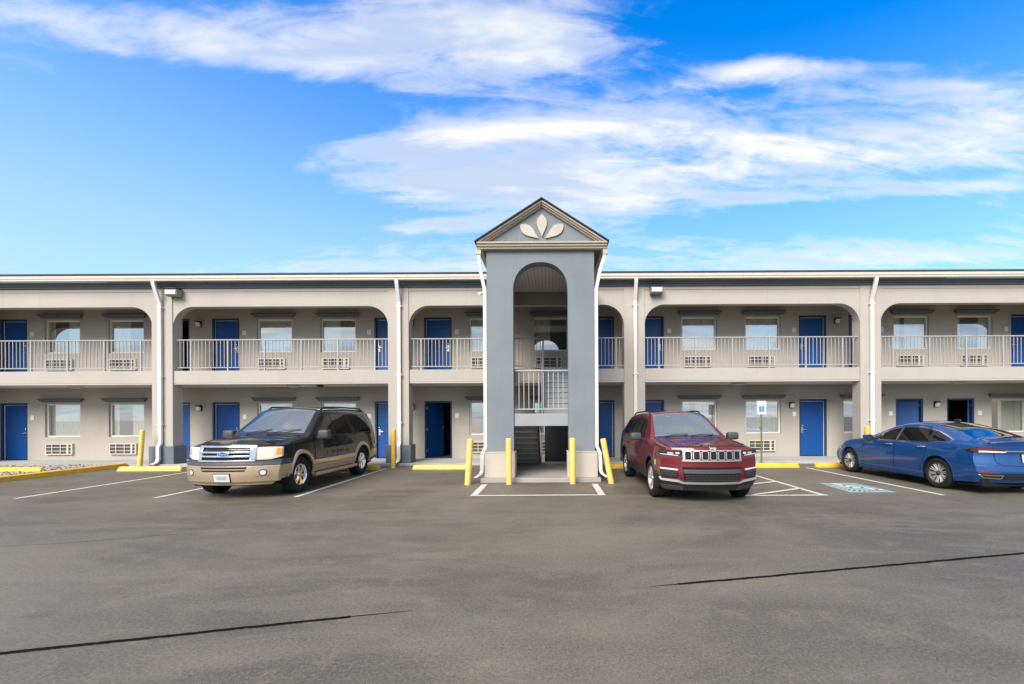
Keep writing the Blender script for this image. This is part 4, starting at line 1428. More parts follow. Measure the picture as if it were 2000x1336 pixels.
                if kind == 'six':
                    for k in range(6):
                        a = k * math.pi / 3 + 0.3
                        spoke(a, a - 0.13, 0.04, rr - .015, 0.028, 0.016, fy - sg * .005, fy + sg * .012, 0.035)
                        spoke(a, a + 0.13, 0.04, rr - .015, 0.028, 0.016, fy - sg * .005, fy + sg * .012, 0.035)
                elif kind == 'five':
                    for k in range(5):
                        a = k * 2 * math.pi / 5 + 0.5
                        spoke(a, a - 0.20, 0.04, rr - .015, 0.026, 0.022, fy - sg * .01, fy + sg * .012, 0.035)
                        spoke(a, a + 0.20, 0.04, rr - .015, 0.026, 0.022, fy - sg * .01, fy + sg * .012, 0.035)
                else:
                    for k in range(20):
                        a = k * math.pi / 10
                        spoke(a, a + (0.05 if k % 2 else -0.05), 0.045, rr - .006, 0.007, 0.0085, fy - sg * .012, fy + sg * .012, 0.03)
                sp.build('spokes', rimmat if kind != 'multi' else 'car_bright', wh, recalc=True, bevel=0.003)
                hb = MB(); hb.lathe([(0.0, fy + sg * .02), (0.03, fy + sg * .018), (0.052, fy + sg * .004), (0.058, fy - sg * .03)], 20, 'y', c=(ax, yc, z))
                hb.build('hub_cap', rimmat if kind != 'multi' else 'car_grey_plastic', wh, smooth=40, recalc=True)
    def flare(s, ax, sg, r0, r1, a0, a1, off, thick, material, name='fender_flare'):
        m = MB(); fr = []; bk = []
        A = np.linspace(a0, a1, 32)
        prof = [(r0, 0.0), (r0 + 0.006, off * 0.8), (r0 + (r1 - r0) * 0.35, off), (r0 + (r1 - r0) * 0.8, off * 0.75), (r1, 0.003), (r1, -thick), (r0, -thick)]
        rows = []
        for a in A:
            rows.append([])
            for r_, o in prof:
                x, z = ax + r_ * math.cos(a), s.wr + r_ * math.sin(a)
                rows[-1].append((x, sg * (s.side_y(x, z) + o), z))
        m.grid(rows)
        return m.build(name, material, s.root, smooth=50, recalc=True, warp=s.warp)
    def mirror(s, x, z, sg, dims, shellmat, y_extra=0.16, glassmat='car_glass_dark'):
        y0 = s.side_y(x, z - dims[2] * 0.3)
        c = (x, sg * (y0 + y_extra), z)
        m = MB(); m.superell(c, dims, 0.45, 20, 12)
        o = m.build('mirror', shellmat, s.root, smooth=50)
        st = MB(); st.hexa([(x - .05, sg * (y0 - .03), z - dims[2] * .5), (x + .05, sg * (y0 - .03), z - dims[2] * .5), (x + .04, sg * (y0 + y_extra), z - dims[2] * .42), (x - .04, sg * (y0 + y_extra), z - dims[2] * .42)],
                           [(x - .05, sg * (y0 - .03), z - dims[2] * .25), (x + .05, sg * (y0 - .03), z - dims[2] * .25), (x + .04, sg * (y0 + y_extra), z - dims[2] * .1), (x - .04, sg * (y0 + y_extra), z - dims[2] * .1)])
        st.build('stalk', 'car_plastic', o, recalc=True, bevel=0.01)
        g_ = MB(); g_.superell((x - dims[0] * 0.46, c[1], z), (0.02, dims[1] * 0.86, dims[2] * 0.8), 0.4)
        g_.build('mirror_glass', glassmat, o, smooth=50)
        return o
    def handle(s, x, z, sg, parent, material, L=0.2):
        fm = s.side(sg)
        m = MB()
        pts = [fm(x - L / 2, z, 0.004), fm(x - L / 2 + .025, z, 0.034), fm(x, z, 0.042), fm(x + L / 2 - .025, z, 0.034), fm(x + L / 2, z, 0.004)]
        m.tube(pts, 0.016, 8)
        return m.build('handle', material, parent, smooth=50)
    def seats(s, xs_, y, z, h, colm='car_interior'):
        for i, x in enumerate(xs_):
            for sg in (1, -1):
                m = MB(); m.superell((x, sg * y, z + h / 2), (0.18, 0.48, h), 0.5)
                m.superell((x + 0.22, sg * y, z + 0.02), (0.5, 0.5, 0.16), 0.5)
                m.superell((x - 0.02, sg * y, z + h + 0.10), (0.1, 0.26, 0.17), 0.6)
                m.build('seat', colm, s.root, smooth=50)
    def dash(s, cowl, z, w, depth=0.45, wheel_y=0.38):
        m = MB(); m.superell((cowl - depth / 2 - 0.05, 0, z - 0.12), (depth + 0.25, w * 2, 0.30), 0.35)
        m.build('dashboard', 'car_dash', s.root, smooth=50)
        t = MB(); c = Vector((cowl - depth - 0.18, wheel_y, z + 0.05))
        ring = []
        for k in range(25):
            a = 2 * math.pi * k / 24
            ring.append(c + Vector((0.07 * math.sin(a), 0.18 * math.cos(a), 0.17 * math.sin(a))))
        t.tube(ring, 0.015, 8); t.tube([c + Vector((0, -.17, 0)), c + Vector((0.06, 0, -.02)), c + Vector((0, .17, 0))], 0.02, 6)
        t.build('steering_wheel', 'car_dash', s.root, smooth=50)
    def wiper(s, p0, p1):
        fm = s.top(); m = MB()
        pts = [fm(p0[0] + (p1[0] - p0[0]) * t, p0[1] + (p1[1] - p0[1]) * t, 0.012 + 0.012 * math.sin(math.pi * t)) for t in np.linspace(0, 1, 8)]
        m.tube(pts, 0.009, 6)
        m.build('wiper', 'car_plastic', s.root, smooth=50, warp=s.warp)
    def plate(s, y0, y1, z0, z1, fm, off, frame='car_plastic'):
        p = s.patch('license_plate', [(y0 - .012, z0 - .012), (y1 + .012, z0 - .012)], [(y0 - .012, z1 + .012), (y1 + .012, z1 + .012)], fm, off, 0.012, frame, nu=2, nv=1)
        s.patch('plate_panel', [(y0, z0), (y1, z0)], [(y0, z1), (y1, z1)], fm, off + .004, 0.006, 'car_plate', p, nu=2, nv=1)
        s.patch('plate_print', [(y0 + .06, z0 + .05), (y1 - .06, z0 + .05)], [(y0 + .06, z1 - .045), (y1 - .06, z1 - .045)], fm, off + .006, 0.002, 'car_badge_print', p, nu=2, nv=1)
        return p
    def oval_badge(s, y, z, ry, rz_, fm, off, text):
        pts = [(y + ry * math.cos(a), z + rz_ * math.sin(a)) for a in np.linspace(0, 2 * math.pi, 29)[:-1]]
        m = MB(); n = len(pts)
        m.add([fm(a, b, off) for a, b in pts] + [fm(a, b, off - 0.02) for a, b in pts], [tuple(range(n)), tuple(range(2 * n - 1, n - 1, -1))] + [(i, i + n, (i + 1) % n + n, (i + 1) % n) for i in range(n)])
        b_ = m.build('emblem', 'car_chrome', s.root, recalc=True, warp=s.warp)
        pts = [(y + (ry - .012) * math.cos(a), z + (rz_ - .010) * math.sin(a)) for a in np.linspace(0, 2 * math.pi, 29)[:-1]]
        m = MB(); m.add([fm(a, b, off + .002) for a, b in pts], [tuple(range(n))]); m.build('emblem_field', 'car_badge_blue', b_, recalc=True, warp=s.warp)
        return b_
    def letters(s, text, y, z, size, fm, off, material, parent, mirror=1):
        vs, fs = text_mesh(text, size, 0.002)
        m = MB(); m.add([fm(y + mirror * a, z + b, off + c) for a, b, c in vs], fs)
        return m.build('lettering', material, parent, recalc=True, warp=s.warp)
mat('car_badge_print', (0.40, 0.44, 0.55), 0.4)

# ---------------------------------------------------------------- black and tan SUV
E = [  # x   zb   yb    z1   y1    zm   ym    zB   yB    zR   yR    zT   yT    zC
    (2.46, .36, .87, .52, .92, .76, .935, 1.02, .915, 1.06, .87, 1.085, .78, 1.115),
    (1.95, .36, .93, .52, .975, .80, .995, 1.08, .955, 1.13, .91, 1.15, .81, 1.185),
    (1.15, .36, .94, .52, .985, .82, 1.0, 1.15, .955, 1.21, .90, 1.235, .82, 1.265),
    (1.02, .36, .94, .52, .985, .82, 1.0, 1.165, .955, 1.25, .885, 1.28, .81, 1.31),
    (.28, .36, .94, .52, .985, .82, 1.0, 1.19, .96, 1.74, .765, 1.835, .68, 1.875),
    (.05, .36, .94, .52, .985, .82, 1.0, 1.19, .96, 1.76, .765, 1.855, .68, 1.905),
    (-1.0, .36, .94, .52, .985, .82, 1.0, 1.20, .96, 1.775, .765, 1.87, .68, 1.925),
    (-2.2, .36, .94, .52, .985, .82, .995, 1.21, .95, 1.76, .75, 1.85, .66, 1.90),
    (-2.70, .40, .90, .54, .95, .82, .96, 1.21, .92, 1.72, .72, 1.80, .63, 1.85)]
ex = Car('parked_suv', 'black SUV with tan lower trim, chrome grille and roof rack parked nose out', 'car_black', E, 2.46, -2.70,
         (1.55, .34, 2.3, [(.3, .0), (.5, .05), (.68, .05), (.74, .0), (1.0, -.03), (1.12, -.09)]), (-2.2, .16, 3.0, [(.4, .0), (1.2, .0), (1.85, -.26)]), (1.51, -1.51), .40, .465, 2.0)
ex.shell(1.06, .30, None, 2.3)
ex.floor(.26, .50, .80, -2.55, 2.25)
ex.wheels(.855, 'six', .27, .235)
ff, tp = ex.face_front(), ex.top()
for sg in (1, -1):
    sd = ex.side(sg)
    dr = {}
    # windows with dark glass, black surround
    wins = [('front', [(.85, 1.215), (.02, 1.215)], [(.36, 1.665), (.20, 1.70), (.02, 1.71)]),
            ('rear', [(-.07, 1.215), (-.98, 1.22)], [(-.07, 1.715), (-.86, 1.72)]),
            ('quarter', [(-1.18, 1.225), (-2.30, 1.24)], [(-.98, 1.72), (-2.05, 1.70)])]
    for nm, lo, hi in wins:
        grow = 0.022
        ex.patch('window_surround', [(lo[0][0] + grow, lo[0][1] - grow), (lo[-1][0] - grow, lo[-1][1] - grow)], [(hi[0][0] + grow * .6, hi[0][1] + grow)] + [(a, b + grow) for a, b in hi[1:-1]] + [(hi[-1][0] - grow, hi[-1][1] + grow)], sd, .003, .01, 'car_plastic', nu=16, nv=6)
        ex.patch('side_window', lo, hi, sd, .006, .008, 'car_glass_dark', nu=16, nv=6)
    # doors as panels drawn by their gaps, with handles
    for nm, x0, x1, hx in (('front', .98, -.03, .12), ('rear', -.03, -1.12, -.90)):
        lo_ = [(x0, .64), (x1 if nm == 'front' else x1 + .22, .64)]
        dpan = ex.patch('door', [(x0 - .01, .66), (x1 + (.01 if nm == 'front' else .05), .66)], [(x0 - .01, 1.16), (x1 + .01, 1.17)], sd, .004, .012, ex.pm, nu=18, nv=8)
        ex.seam([(x0, .66), (x0, 1.16)], sg, dpan); ex.seam([(x1 + (.0 if nm == 'front' else .04), .66), (x1, 1.18)], sg, dpan)
        ex.handle(hx, 1.0, sg, dpan, 'car_plastic', .22)
    # tan lower cladding, flares, running boards
    ex.patch('lower_cladding', [(1.02, .40), (-1.03, .40)], [(1.02, .665), (-1.03, .665)], sd, .016, .03, 'car_tan', nu=20, nv=6)
    ex.strip('cladding_groove', [(1.0, .56), (-1.0, .56)], .012, sd, .018, 'car_grey_plastic')
    for ax in ex.axles:
        ex.flare(ax, sg, .455, .545, -.12 if ax > 0 else -.12, math.pi + .12, .035, .05, 'car_tan')
    rb = MB(); rb.prism([(sg * .84, .30), (sg * 1.05, .30), (sg * 1.07, .335), (sg * 1.05, .375), (sg * .84, .385)], -1.02, 1.02, 'x')
    rb.build('running_board', 'car_tan', ex.root, recalc=True, bevel=.012)
    ex.patch('rear_cladding', [(-2.05, .46), (-2.66, .50)], [(-2.05, .70), (-2.66, .70)], sd, .016, .03, 'car_tan', nu=8, nv=4)
    ex.mirror(.80, 1.24, sg, (.20, .26, .22), 'car_grey_plastic', .17)
    ex.patch('tail_light', [(-2.50, .84), (-2.70, .84)], [(-2.50, 1.38), (-2.70, 1.38)], sd, .010, .03, 'car_lamp_red', nu=4, nv=8)
    # roof rail
    rr = MB(); pts = [(.10, sg * .66, ex.top_z(.1, .66) + .0)] + [(x, sg * .665, ex.top_z(x, .665) + .06) for x in (-.02, -.3, -.9, -1.5, -2.0)] + [(-2.2, sg * .65, ex.top_z(-2.2, .65))]
    rr.tube(pts, .022, 8); rr.build('roof_rail', 'car_plastic', ex.root, smooth=50)
    # headlight and amber corner lamp
    hl = ex.patch('headlight', [(sg * .56, .795), (sg * .80, .80), (sg * .955, .85)], [(sg * .56, 1.045), (sg * .80, 1.05), (sg * .955, 1.04)], ff, .012, .06, 'car_lamp_cream', nu=14, nv=6)
    ex.patch('turn_signal', [(sg * .875, .88), (sg * .952, .89)], [(sg * .875, 1.02), (sg * .952, 1.015)], ff, .017, .02, 'car_amber', hl, nu=5, nv=4)
    ex.patch('bumper_wrap', [(2.02, .40), (2.47, .40)], [(2.02, .685), (2.47, .685)], sd, .022, .04, 'car_tan', nu=12, nv=5)
    ex.patch('bumper_band', [(2.05, .69), (2.47, .69)], [(2.05, .79), (2.47, .79)], sd, .022, .04, 'car_grey_plastic', nu=12, nv=3)
    ex.patch('lamp_lens', [(sg * .58, .82), (sg * .84, .83)], [(sg * .58, 1.03), (sg * .84, 1.035)], ff, .015, .006, 'car_lamp_lens', hl, nu=8, nv=4)
    fg = ex.patch('fog_light_bezel', [(sg * .60, .47), (sg * .82, .48)], [(sg * .60, .62), (sg * .82, .63)], ff, .036, .03, 'car_tan', nu=6, nv=3, bevel=.006)
    for rad, of, mt_, nm_ in ((.066, .040, 'car_plastic', 'fog_ring'), (.048, .044, 'car_lamp_white', 'fog_light')):
        m = MB(); cpt = [(sg * .72 + rad * math.cos(a), .550 + rad * math.sin(a)) for a in np.linspace(0, 2 * math.pi, 17)[:-1]]
        m.add([ff(a, b, of) for a, b in cpt], [tuple(range(16))]); m.build(nm_, mt_, fg, recalc=True, warp=ex.warp)
    ex.seam([(2.40, .80), (2.06, .86), (1.98, 1.09)], sg, ex.body, w=.008)
# grille
ex.patch('grille_recess', [(-.50, .80), (.50, .80)], [(-.50, 1.04), (.50, 1.04)], ff, .004, .02, 'car_void', nu=10, nv=3)
gl = ex.patch('grille', [(-.575, .765), (.575, .765)], [(-.575, .80), (.575, .80)], ff, .05, .06, 'car_chrome', nu=16, nv=2, bevel=.006)
ex.patch('bar', [(-.575, 1.045), (.575, 1.045)], [(-.575, 1.085), (.575, 1.085)], ff, .045, .06, 'car_chrome', gl, nu=16, nv=2, bevel=.006)
for z in (.875, .955):
    ex.patch('bar', [(-.52, z - .022), (.52, z - .022)], [(-.52, z + .018), (.52, z + .018)], ff, .05, .05, 'car_chrome', gl, nu=16, nv=2, bevel=.008)
for sg in (1, -1):
    ex.patch('bar', [(sg * .475, .80), (sg * .575, .80)], [(sg * .475, 1.047), (sg * .575, 1.047)], ff, .048, .05, 'car_chrome', gl, nu=3, nv=3, bevel=.008)
em = ex.oval_badge(0, .915, .115, .048, ff, .066, 'Ford')
ex.letters('Ford', 0, .915, .075, ff, .069, 'car_chrome', em)
# bumper: dark upper band, tan lower part
bp = ex.patch('bumper', [(-.965, .69), (.965, .69)], [(-.962, .795), (-.56, .765), (.56, .765), (.962, .795)], ff, .035, .08, 'car_grey_plastic', nu=24, nv=3, bevel=.008)
bt = ex.patch('bumper_lower', [(-.93, .36), (.93, .36)], [(-.965, .685), (.965, .685)], ff, .030, .10, 'car_tan', nu=28, nv=6, bevel=.01)
ex.patch('intake', [(-.42, .575), (.42, .575)], [(-.46, .665), (.46, .665)], ff, .033, .02, 'car_void', bt, nu=8, nv=2)
ex.patch('intake_bar', [(-.43, .607), (.43, .607)], [(-.44, .628), (.44, .628)], ff, .040, .02, 'car_tan', bt, nu=8, nv=2)
ex.patch('valance', [(-.80, .30), (.80, .30)], [(-.88, .365), (.88, .365)], ff, -.02, .06, 'car_tan', bt, nu=16, nv=2)
ex.plate(-.155, .155, .375, .53, ff, .045)
ex.strip('hood_edge', [(2.41, -.78), (2.41, .78)], .012, tp, .003, 'car_seam', ex.hood)
for sg in (1, -1):
    ex.strip('hood_edge', [(2.41, sg * .80), (1.10, sg * .81)], .010, tp, .003, 'car_seam', ex.hood)
    ex.wiper((1.07, sg * .02 + .05), (.93, sg * .02 + .62)) if sg > 0 else ex.wiper((1.07, -.55), (.95, -.02))
ex.patch('cowl', [(1.04, -.80), (1.04, .80)], [(1.14, -.80), (1.14, .80)], tp, .004, .01, 'car_plastic', nu=16, nv=2)
ex.dash(1.0, 1.25, .78); ex.seats((-.15, -1.05), .38, .75, .55)
ex.root.scale = (.985, .985, .985); ex.root.location = (-6.31, 11.08, 0); ex.root.rotation_euler = (0, 0, R(-90 - 1.0))

# ---------------------------------------------------------------- dark red SUV
J = [
    (2.44, .30, .83, .50, .90, .80, .915, .99, .875, 1.035, .82, 1.065, .73, 1.09),
    (1.95, .34, .90, .52, .955, .82, .965, 1.05, .915, 1.085, .86, 1.105, .76, 1.135),
    (1.05, .36, .91, .52, .965, .84, .98, 1.11, .925, 1.155, .86, 1.175, .77, 1.205),
    (.95, .36, .91, .52, .965, .84, .98, 1.12, .925, 1.175, .85, 1.20, .765, 1.225),
    (.10, .36, .91, .52, .965, .84, .98, 1.15, .925, 1.625, .70, 1.715, .61, 1.755),
    (-.15, .36, .91, .52, .965, .84, .98, 1.155, .925, 1.645, .70, 1.735, .61, 1.785),
    (-.9, .36, .91, .52, .965, .84, .98, 1.165, .925, 1.66, .70, 1.75, .61, 1.805),
    (-2.0, .36, .91, .52, .965, .84, .975, 1.185, .915, 1.63, .69, 1.71, .60, 1.76),
    (-2.76, .42, .86, .56, .92, .84, .93, 1.19, .875, 1.56, .65, 1.64, .57, 1.68)]
je = Car('parked_suv', 'dark red SUV with seven slot grille parked nose out beside the tower', 'car_red', J, 2.44, -2.76,
         (1.50, .34, 2.3, [(.25, -.10), (.42, .02), (.55, .05), (.75, .04), (.86, .04), (1.02, .02), (1.06, .0), (1.10, -.06)]), (-2.2, .20, 3.0, [(.4, .0), (1.15, .0), (1.7, -.35)]), (1.545, -1.545), .385, .455, 1.96)
je.shell(1.0, .12, None, 2.3)
je.floor(.24, .50, .78, -2.55, 2.15)
je.wheels(.835, 'five', .265, .25, 'car_satin')
ff, tp = je.face_front(), je.top()
for sg in (1, -1):
    sd = je.side(sg)
    wins = [([(.72, 1.165), (-.12, 1.17)], [(.22, 1.57), (.0, 1.60), (-.12, 1.605)]),
            ([(-.20, 1.17), (-1.15, 1.18)], [(-.20, 1.61), (-1.10, 1.605)]),
            ([(-1.25, 1.19), (-2.35, 1.22)], [(-1.20, 1.60), (-2.20, 1.54)])]
    for lo, hi in wins:
        gw = .02
        je.patch('window_surround', [(lo[0][0] + gw, lo[0][1] - gw), (lo[-1][0] - gw, lo[-1][1] - gw)], [(hi[0][0] + gw, hi[0][1] + gw)] + [(a, b + gw) for a, b in hi[1:-1]] + [(hi[-1][0] - gw, hi[-1][1] + gw)], sd, .003, .01, 'car_plastic', nu=16, nv=6)
        je.patch('side_window', lo, hi, sd, .006, .008, 'car_glass_dark', nu=16, nv=6)
    for x0, x1, hx in ((.88, -.15, .05), (-.15, -1.18, -.98)):
        dp_ = je.patch('door', [(x0 - .01, .52), (x1 + .01 + (.10 if x1 < -1 else 0), .52)], [(x0 - .01, 1.10), (x1 + .01, 1.11)], sd, .004, .012, je.pm, nu=18, nv=9)
        je.seam([(x0, .52), (x0, 1.11)], sg, dp_); je.seam([(x1 + (.09 if x1 < -1 else 0), .52), (x1, 1.12)], sg, dp_)
        je.handle(hx, .98, sg, dp_, 'car_red', .22)
    je.patch('rocker', [(1.05, .33), (-1.08, .33)], [(1.05, .50), (-1.08, .50)], sd, .014, .03, 'car_plastic', nu=20, nv=4)
    for ax in je.axles:
        je.flare(ax, sg, .445, .505, -.15, math.pi + .15, .022, .05, 'car_plastic')
    je.mirror(.66, 1.20, sg, (.17, .25, .17), 'car_grey_plastic', .18)
    rr = MB(); pts = [(-.05, sg * .60, je.top_z(-.05, .60))] + [(x, sg * .605, je.top_z(x, .605) + .045) for x in (-.2, -.6, -1.2, -1.8)] + [(-2.05, sg * .59, je.top_z(-2.05, .59))]
    rr.tube(pts, .018, 8); rr.build('roof_rail', 'car_plastic', je.root, smooth=50)
    hl = je.patch('headlight', [(sg * .53, .915), (sg * .72, .905), (sg * .93, .925)], [(sg * .53, .995), (sg * .72, 1.0), (sg * .93, 1.03)], ff, .010, .05, 'car_lamp_dark', nu=14, nv=4)
    je.patch('lamp_strip', [(sg * .62, .905), (sg * .92, .93)], [(sg * .62, .915), (sg * .92, .942)], ff, .014, .01, 'car_lamp_white', hl, nu=8, nv=2)
    je.patch('projector', [(sg * .60, .94), (sg * .66, .94)], [(sg * .60, .97), (sg * .66, .97)], ff, .014, .01, 'car_lamp_white', hl, nu=3, nv=2)
    je.patch('projector', [(sg * .70, .925), (sg * .80, .93)], [(sg * .70, .97), (sg * .80, .975)], ff, .014, .01, 'car_lamp_clear', hl, nu=3, nv=2)
    # corner intake with fog lamp strip
    fi = je.patch('corner_intake', [(sg * .63, .47), (sg * .90, .49)], [(sg * .63, .62), (sg * .92, .64)], ff, .008, .03, 'car_void', nu=8, nv=4)
    je.patch('fog_light', [(sg * .63, .635), (sg * .92, .655)], [(sg * .63, .66), (sg * .92, .68)], ff, .018, .02, 'car_lamp_white', fi, nu=8, nv=2)
    for z in (.51, .545, .58, .61):
        je.patch('slat', [(sg * .64, z), (sg * .905, z + .018)], [(sg * .64, z + .012), (sg * .905, z + .03)], ff, .013, .01, 'car_grey_plastic', fi, nu=6, nv=1)
    je.patch('side_marker', [(2.15, .70), (2.06, .70)], [(2.14, .80), (2.06, .80)], sd, .008, .02, 'car_amber', nu=3, nv=3)
    je.patch('skid_end', [(sg * .50, .24), (sg * .86, .27)], [(sg * .52, .33), (sg * .90, .35)], ff, .02, .05, 'car_grey_plastic', nu=6, nv=3, bevel=.008)

# seven slot grille
je.patch('grille_recess', [(-.51, .815), (.51, .815)], [(-.53, 1.005), (.53, 1.005)], ff, .003, .02, 'car_void', nu=12, nv=3)
gl = je.patch('grille', [(-.555, .80), (.555, .80)], [(-.56, .825), (.56, .825)], ff, .016, .03, 'car_satin', nu=16, nv=2, bevel=.004)
je.patch('bar', [(-.56, 1.003), (.56, 1.003)], [(-.56, 1.015), (.56, 1.015)], ff, .016, .03, 'car_satin', gl, nu=16, nv=2)
for k in range(8):
    y = -.53 + k * (1.06 / 7)
    w = .016 if 0 < k < 7 else .012
    je.patch('bar', [(y - w, .822), (y + w, .822)], [(y - w, 1.005), (y + w, 1.005)], ff, .014 if 0 < k < 7 else .016, .03, 'car_red' if 0 < k < 7 else 'car_satin', gl, nu=2, nv=3)
for k in range(7):
    ya = -.53 + k * (1.06 / 7) + .017; yb = ya + 1.06 / 7 - .034
    pth = [(ya + .02, .835), (yb - .02, .835), (yb, .855), (yb, .975), (yb - .02, .995), (ya + .02, .995), (ya, .975), (ya, .855), (ya + .02, .835)]
    je.strip('slot_ring', pth, .012, ff, .020, 'car_satin', gl, thick=.012)
    for z in (.87, .90, .93, .96):
        je.patch('mesh_bar', [(ya + .01, z), (yb - .01, z)], [(ya + .01, z + .007), (yb - .01, z + .007)], ff, .008, .006, 'car_plastic', gl, nu=1, nv=1)
# lower front
lw = je.patch('lower_grille', [(-.52, .43), (.52, .43)], [(-.55, .70), (.55, .70)], ff, .006, .02, 'car_void', nu=12, nv=4)
je.patch('crash_bar', [(-.53, .575), (.53, .575)], [(-.54, .655), (.54, .655)], ff, .030, .05, 'car_grey_plastic', lw, nu=14, nv=3, bevel=.01)
for i in range(4):
    z = .445 + i * .032
    zz = [(y, z + (.012 if q % 2 else 0)) for q, y in enumerate(np.linspace(-.50, .50, 25))]
    je.strip('mesh_bar', zz, .009, ff, .012, 'car_grey_plastic', lw)
je.strip('chrome_strip', [(-.93, .50), (-.90, .455), (-.62, .43), (-.52, .395), (.52, .395), (.62, .43), (.90, .455), (.93, .50)], .04, ff, .035, 'car_bright', thick=.03)
je.patch('front_apron', [(-.82, .24), (.82, .24)], [(-.93, .45), (-.56, .385), (.56, .385), (.93, .45)], ff, .016, .06, 'car_plastic', nu=20, nv=5, bevel=.01)
je.letters('Jeep', 0, 1.05, .07, ff, .012, 'car_lamp_white', je.hood)
je.strip('hood_edge', [(2.43, -.74), (2.43, .74)], .010, tp, .003, 'car_seam', je.hood)
for sg in (1, -1):
    je.strip('hood_edge', [(2.42, sg * .75), (1.05, sg * .76)], .010, tp, .003, 'car_seam', je.hood)
    je.strip('hood_crease', [(2.38, sg * .50), (1.10, sg * .58)], .03, tp, .008, 'car_red', je.hood, thick=.012)
je.wiper((1.0, .05), (.90, .58)); je.wiper((1.0, -.5), (.92, 0))
je.patch('cowl', [(.99, -.75), (.99, .75)], [(1.07, -.75), (1.07, .75)], tp, .004, .01, 'car_plastic', nu=16, nv=2)
je.dash(.94, 1.17, .72); je.seats((-.2, -1.1), .37, .72, .52)
m = MB(); m.superell((.12, 0, 1.60), (.08, .22, .10), .5); m.build('mirror_pod', 'car_dash', je.root, smooth=50)
je.root.scale = (.97, .97, .97); je.root.location = (2.91, 10.39, 0); je.root.rotation_euler = (0, 0, R(-90))

# ---------------------------------------------------------------- blue sedan, nose to the building
S = [
    (2.385, .24, .76, .40, .84, .58, .85, .69, .80, .715, .74, .73, .62, .755),
    (2.05, .20, .84, .38, .895, .62, .905, .80, .835, .835, .765, .85, .64, .885),
    (1.45, .19, .865, .36, .905, .66, .915, .895, .84, .93, .765, .945, .65, .975),
    (.95, .19, .87, .36, .905, .68, .92, .945, .85, .985, .77, 1.0, .66, 1.025),
    (.20, .19, .87, .36, .905, .70, .925, .97, .855, 1.25, .64, 1.325, .55, 1.375),
    (-.15, .19, .87, .36, .905, .71, .925, .98, .855, 1.315, .61, 1.395, .52, 1.45),
    (-.6, .19, .87, .36, .905, .72, .925, .985, .855, 1.325, .60, 1.41, .51, 1.47),
    (-1.0, .19, .87, .36, .905, .73, .925, .995, .85, 1.28, .605, 1.38, .51, 1.44),
    (-1.5, .20, .87, .37, .905, .75, .925, 1.01, .84, 1.165, .635, 1.27, .53, 1.325),
    (-1.95, .23, .86, .39, .90, .77, .915, 1.005, .82, 1.055, .70, 1.105, .57, 1.135),
    (-2.25, .24, .84, .40, .885, .78, .90, .985, .80, 1.02, .71, 1.045, .58, 1.065),
    (-2.485, .25, .80, .42, .86, .78, .875, .97, .79, 1.01, .71, 1.035, .58, 1.055)]
fu = Car('parked_sedan', 'blue sedan with multi spoke wheels parked nose towards the building', 'car_blue', S, 2.385, -2.485,
         (1.55, .42, 2.2, [(.2, -.05), (.5, .02), (.75, -.10)]), (-1.75, .30, 2.6, [(.25, -.10), (.45, .03), (.60, .02), (.80, -.02), (.98, .0), (1.06, .03)]), (1.425, -1.425), .335, .385, 1.85)
fu.shell(.98, .12, (-2.0, -1.02), 2.3)
fu.floor(.16, .40, .74, -2.3, 2.1)
fu.wheels(.79, 'multi', .235, .232, 'car_satin')
fr_, tp = fu.face_rear(), fu.top()
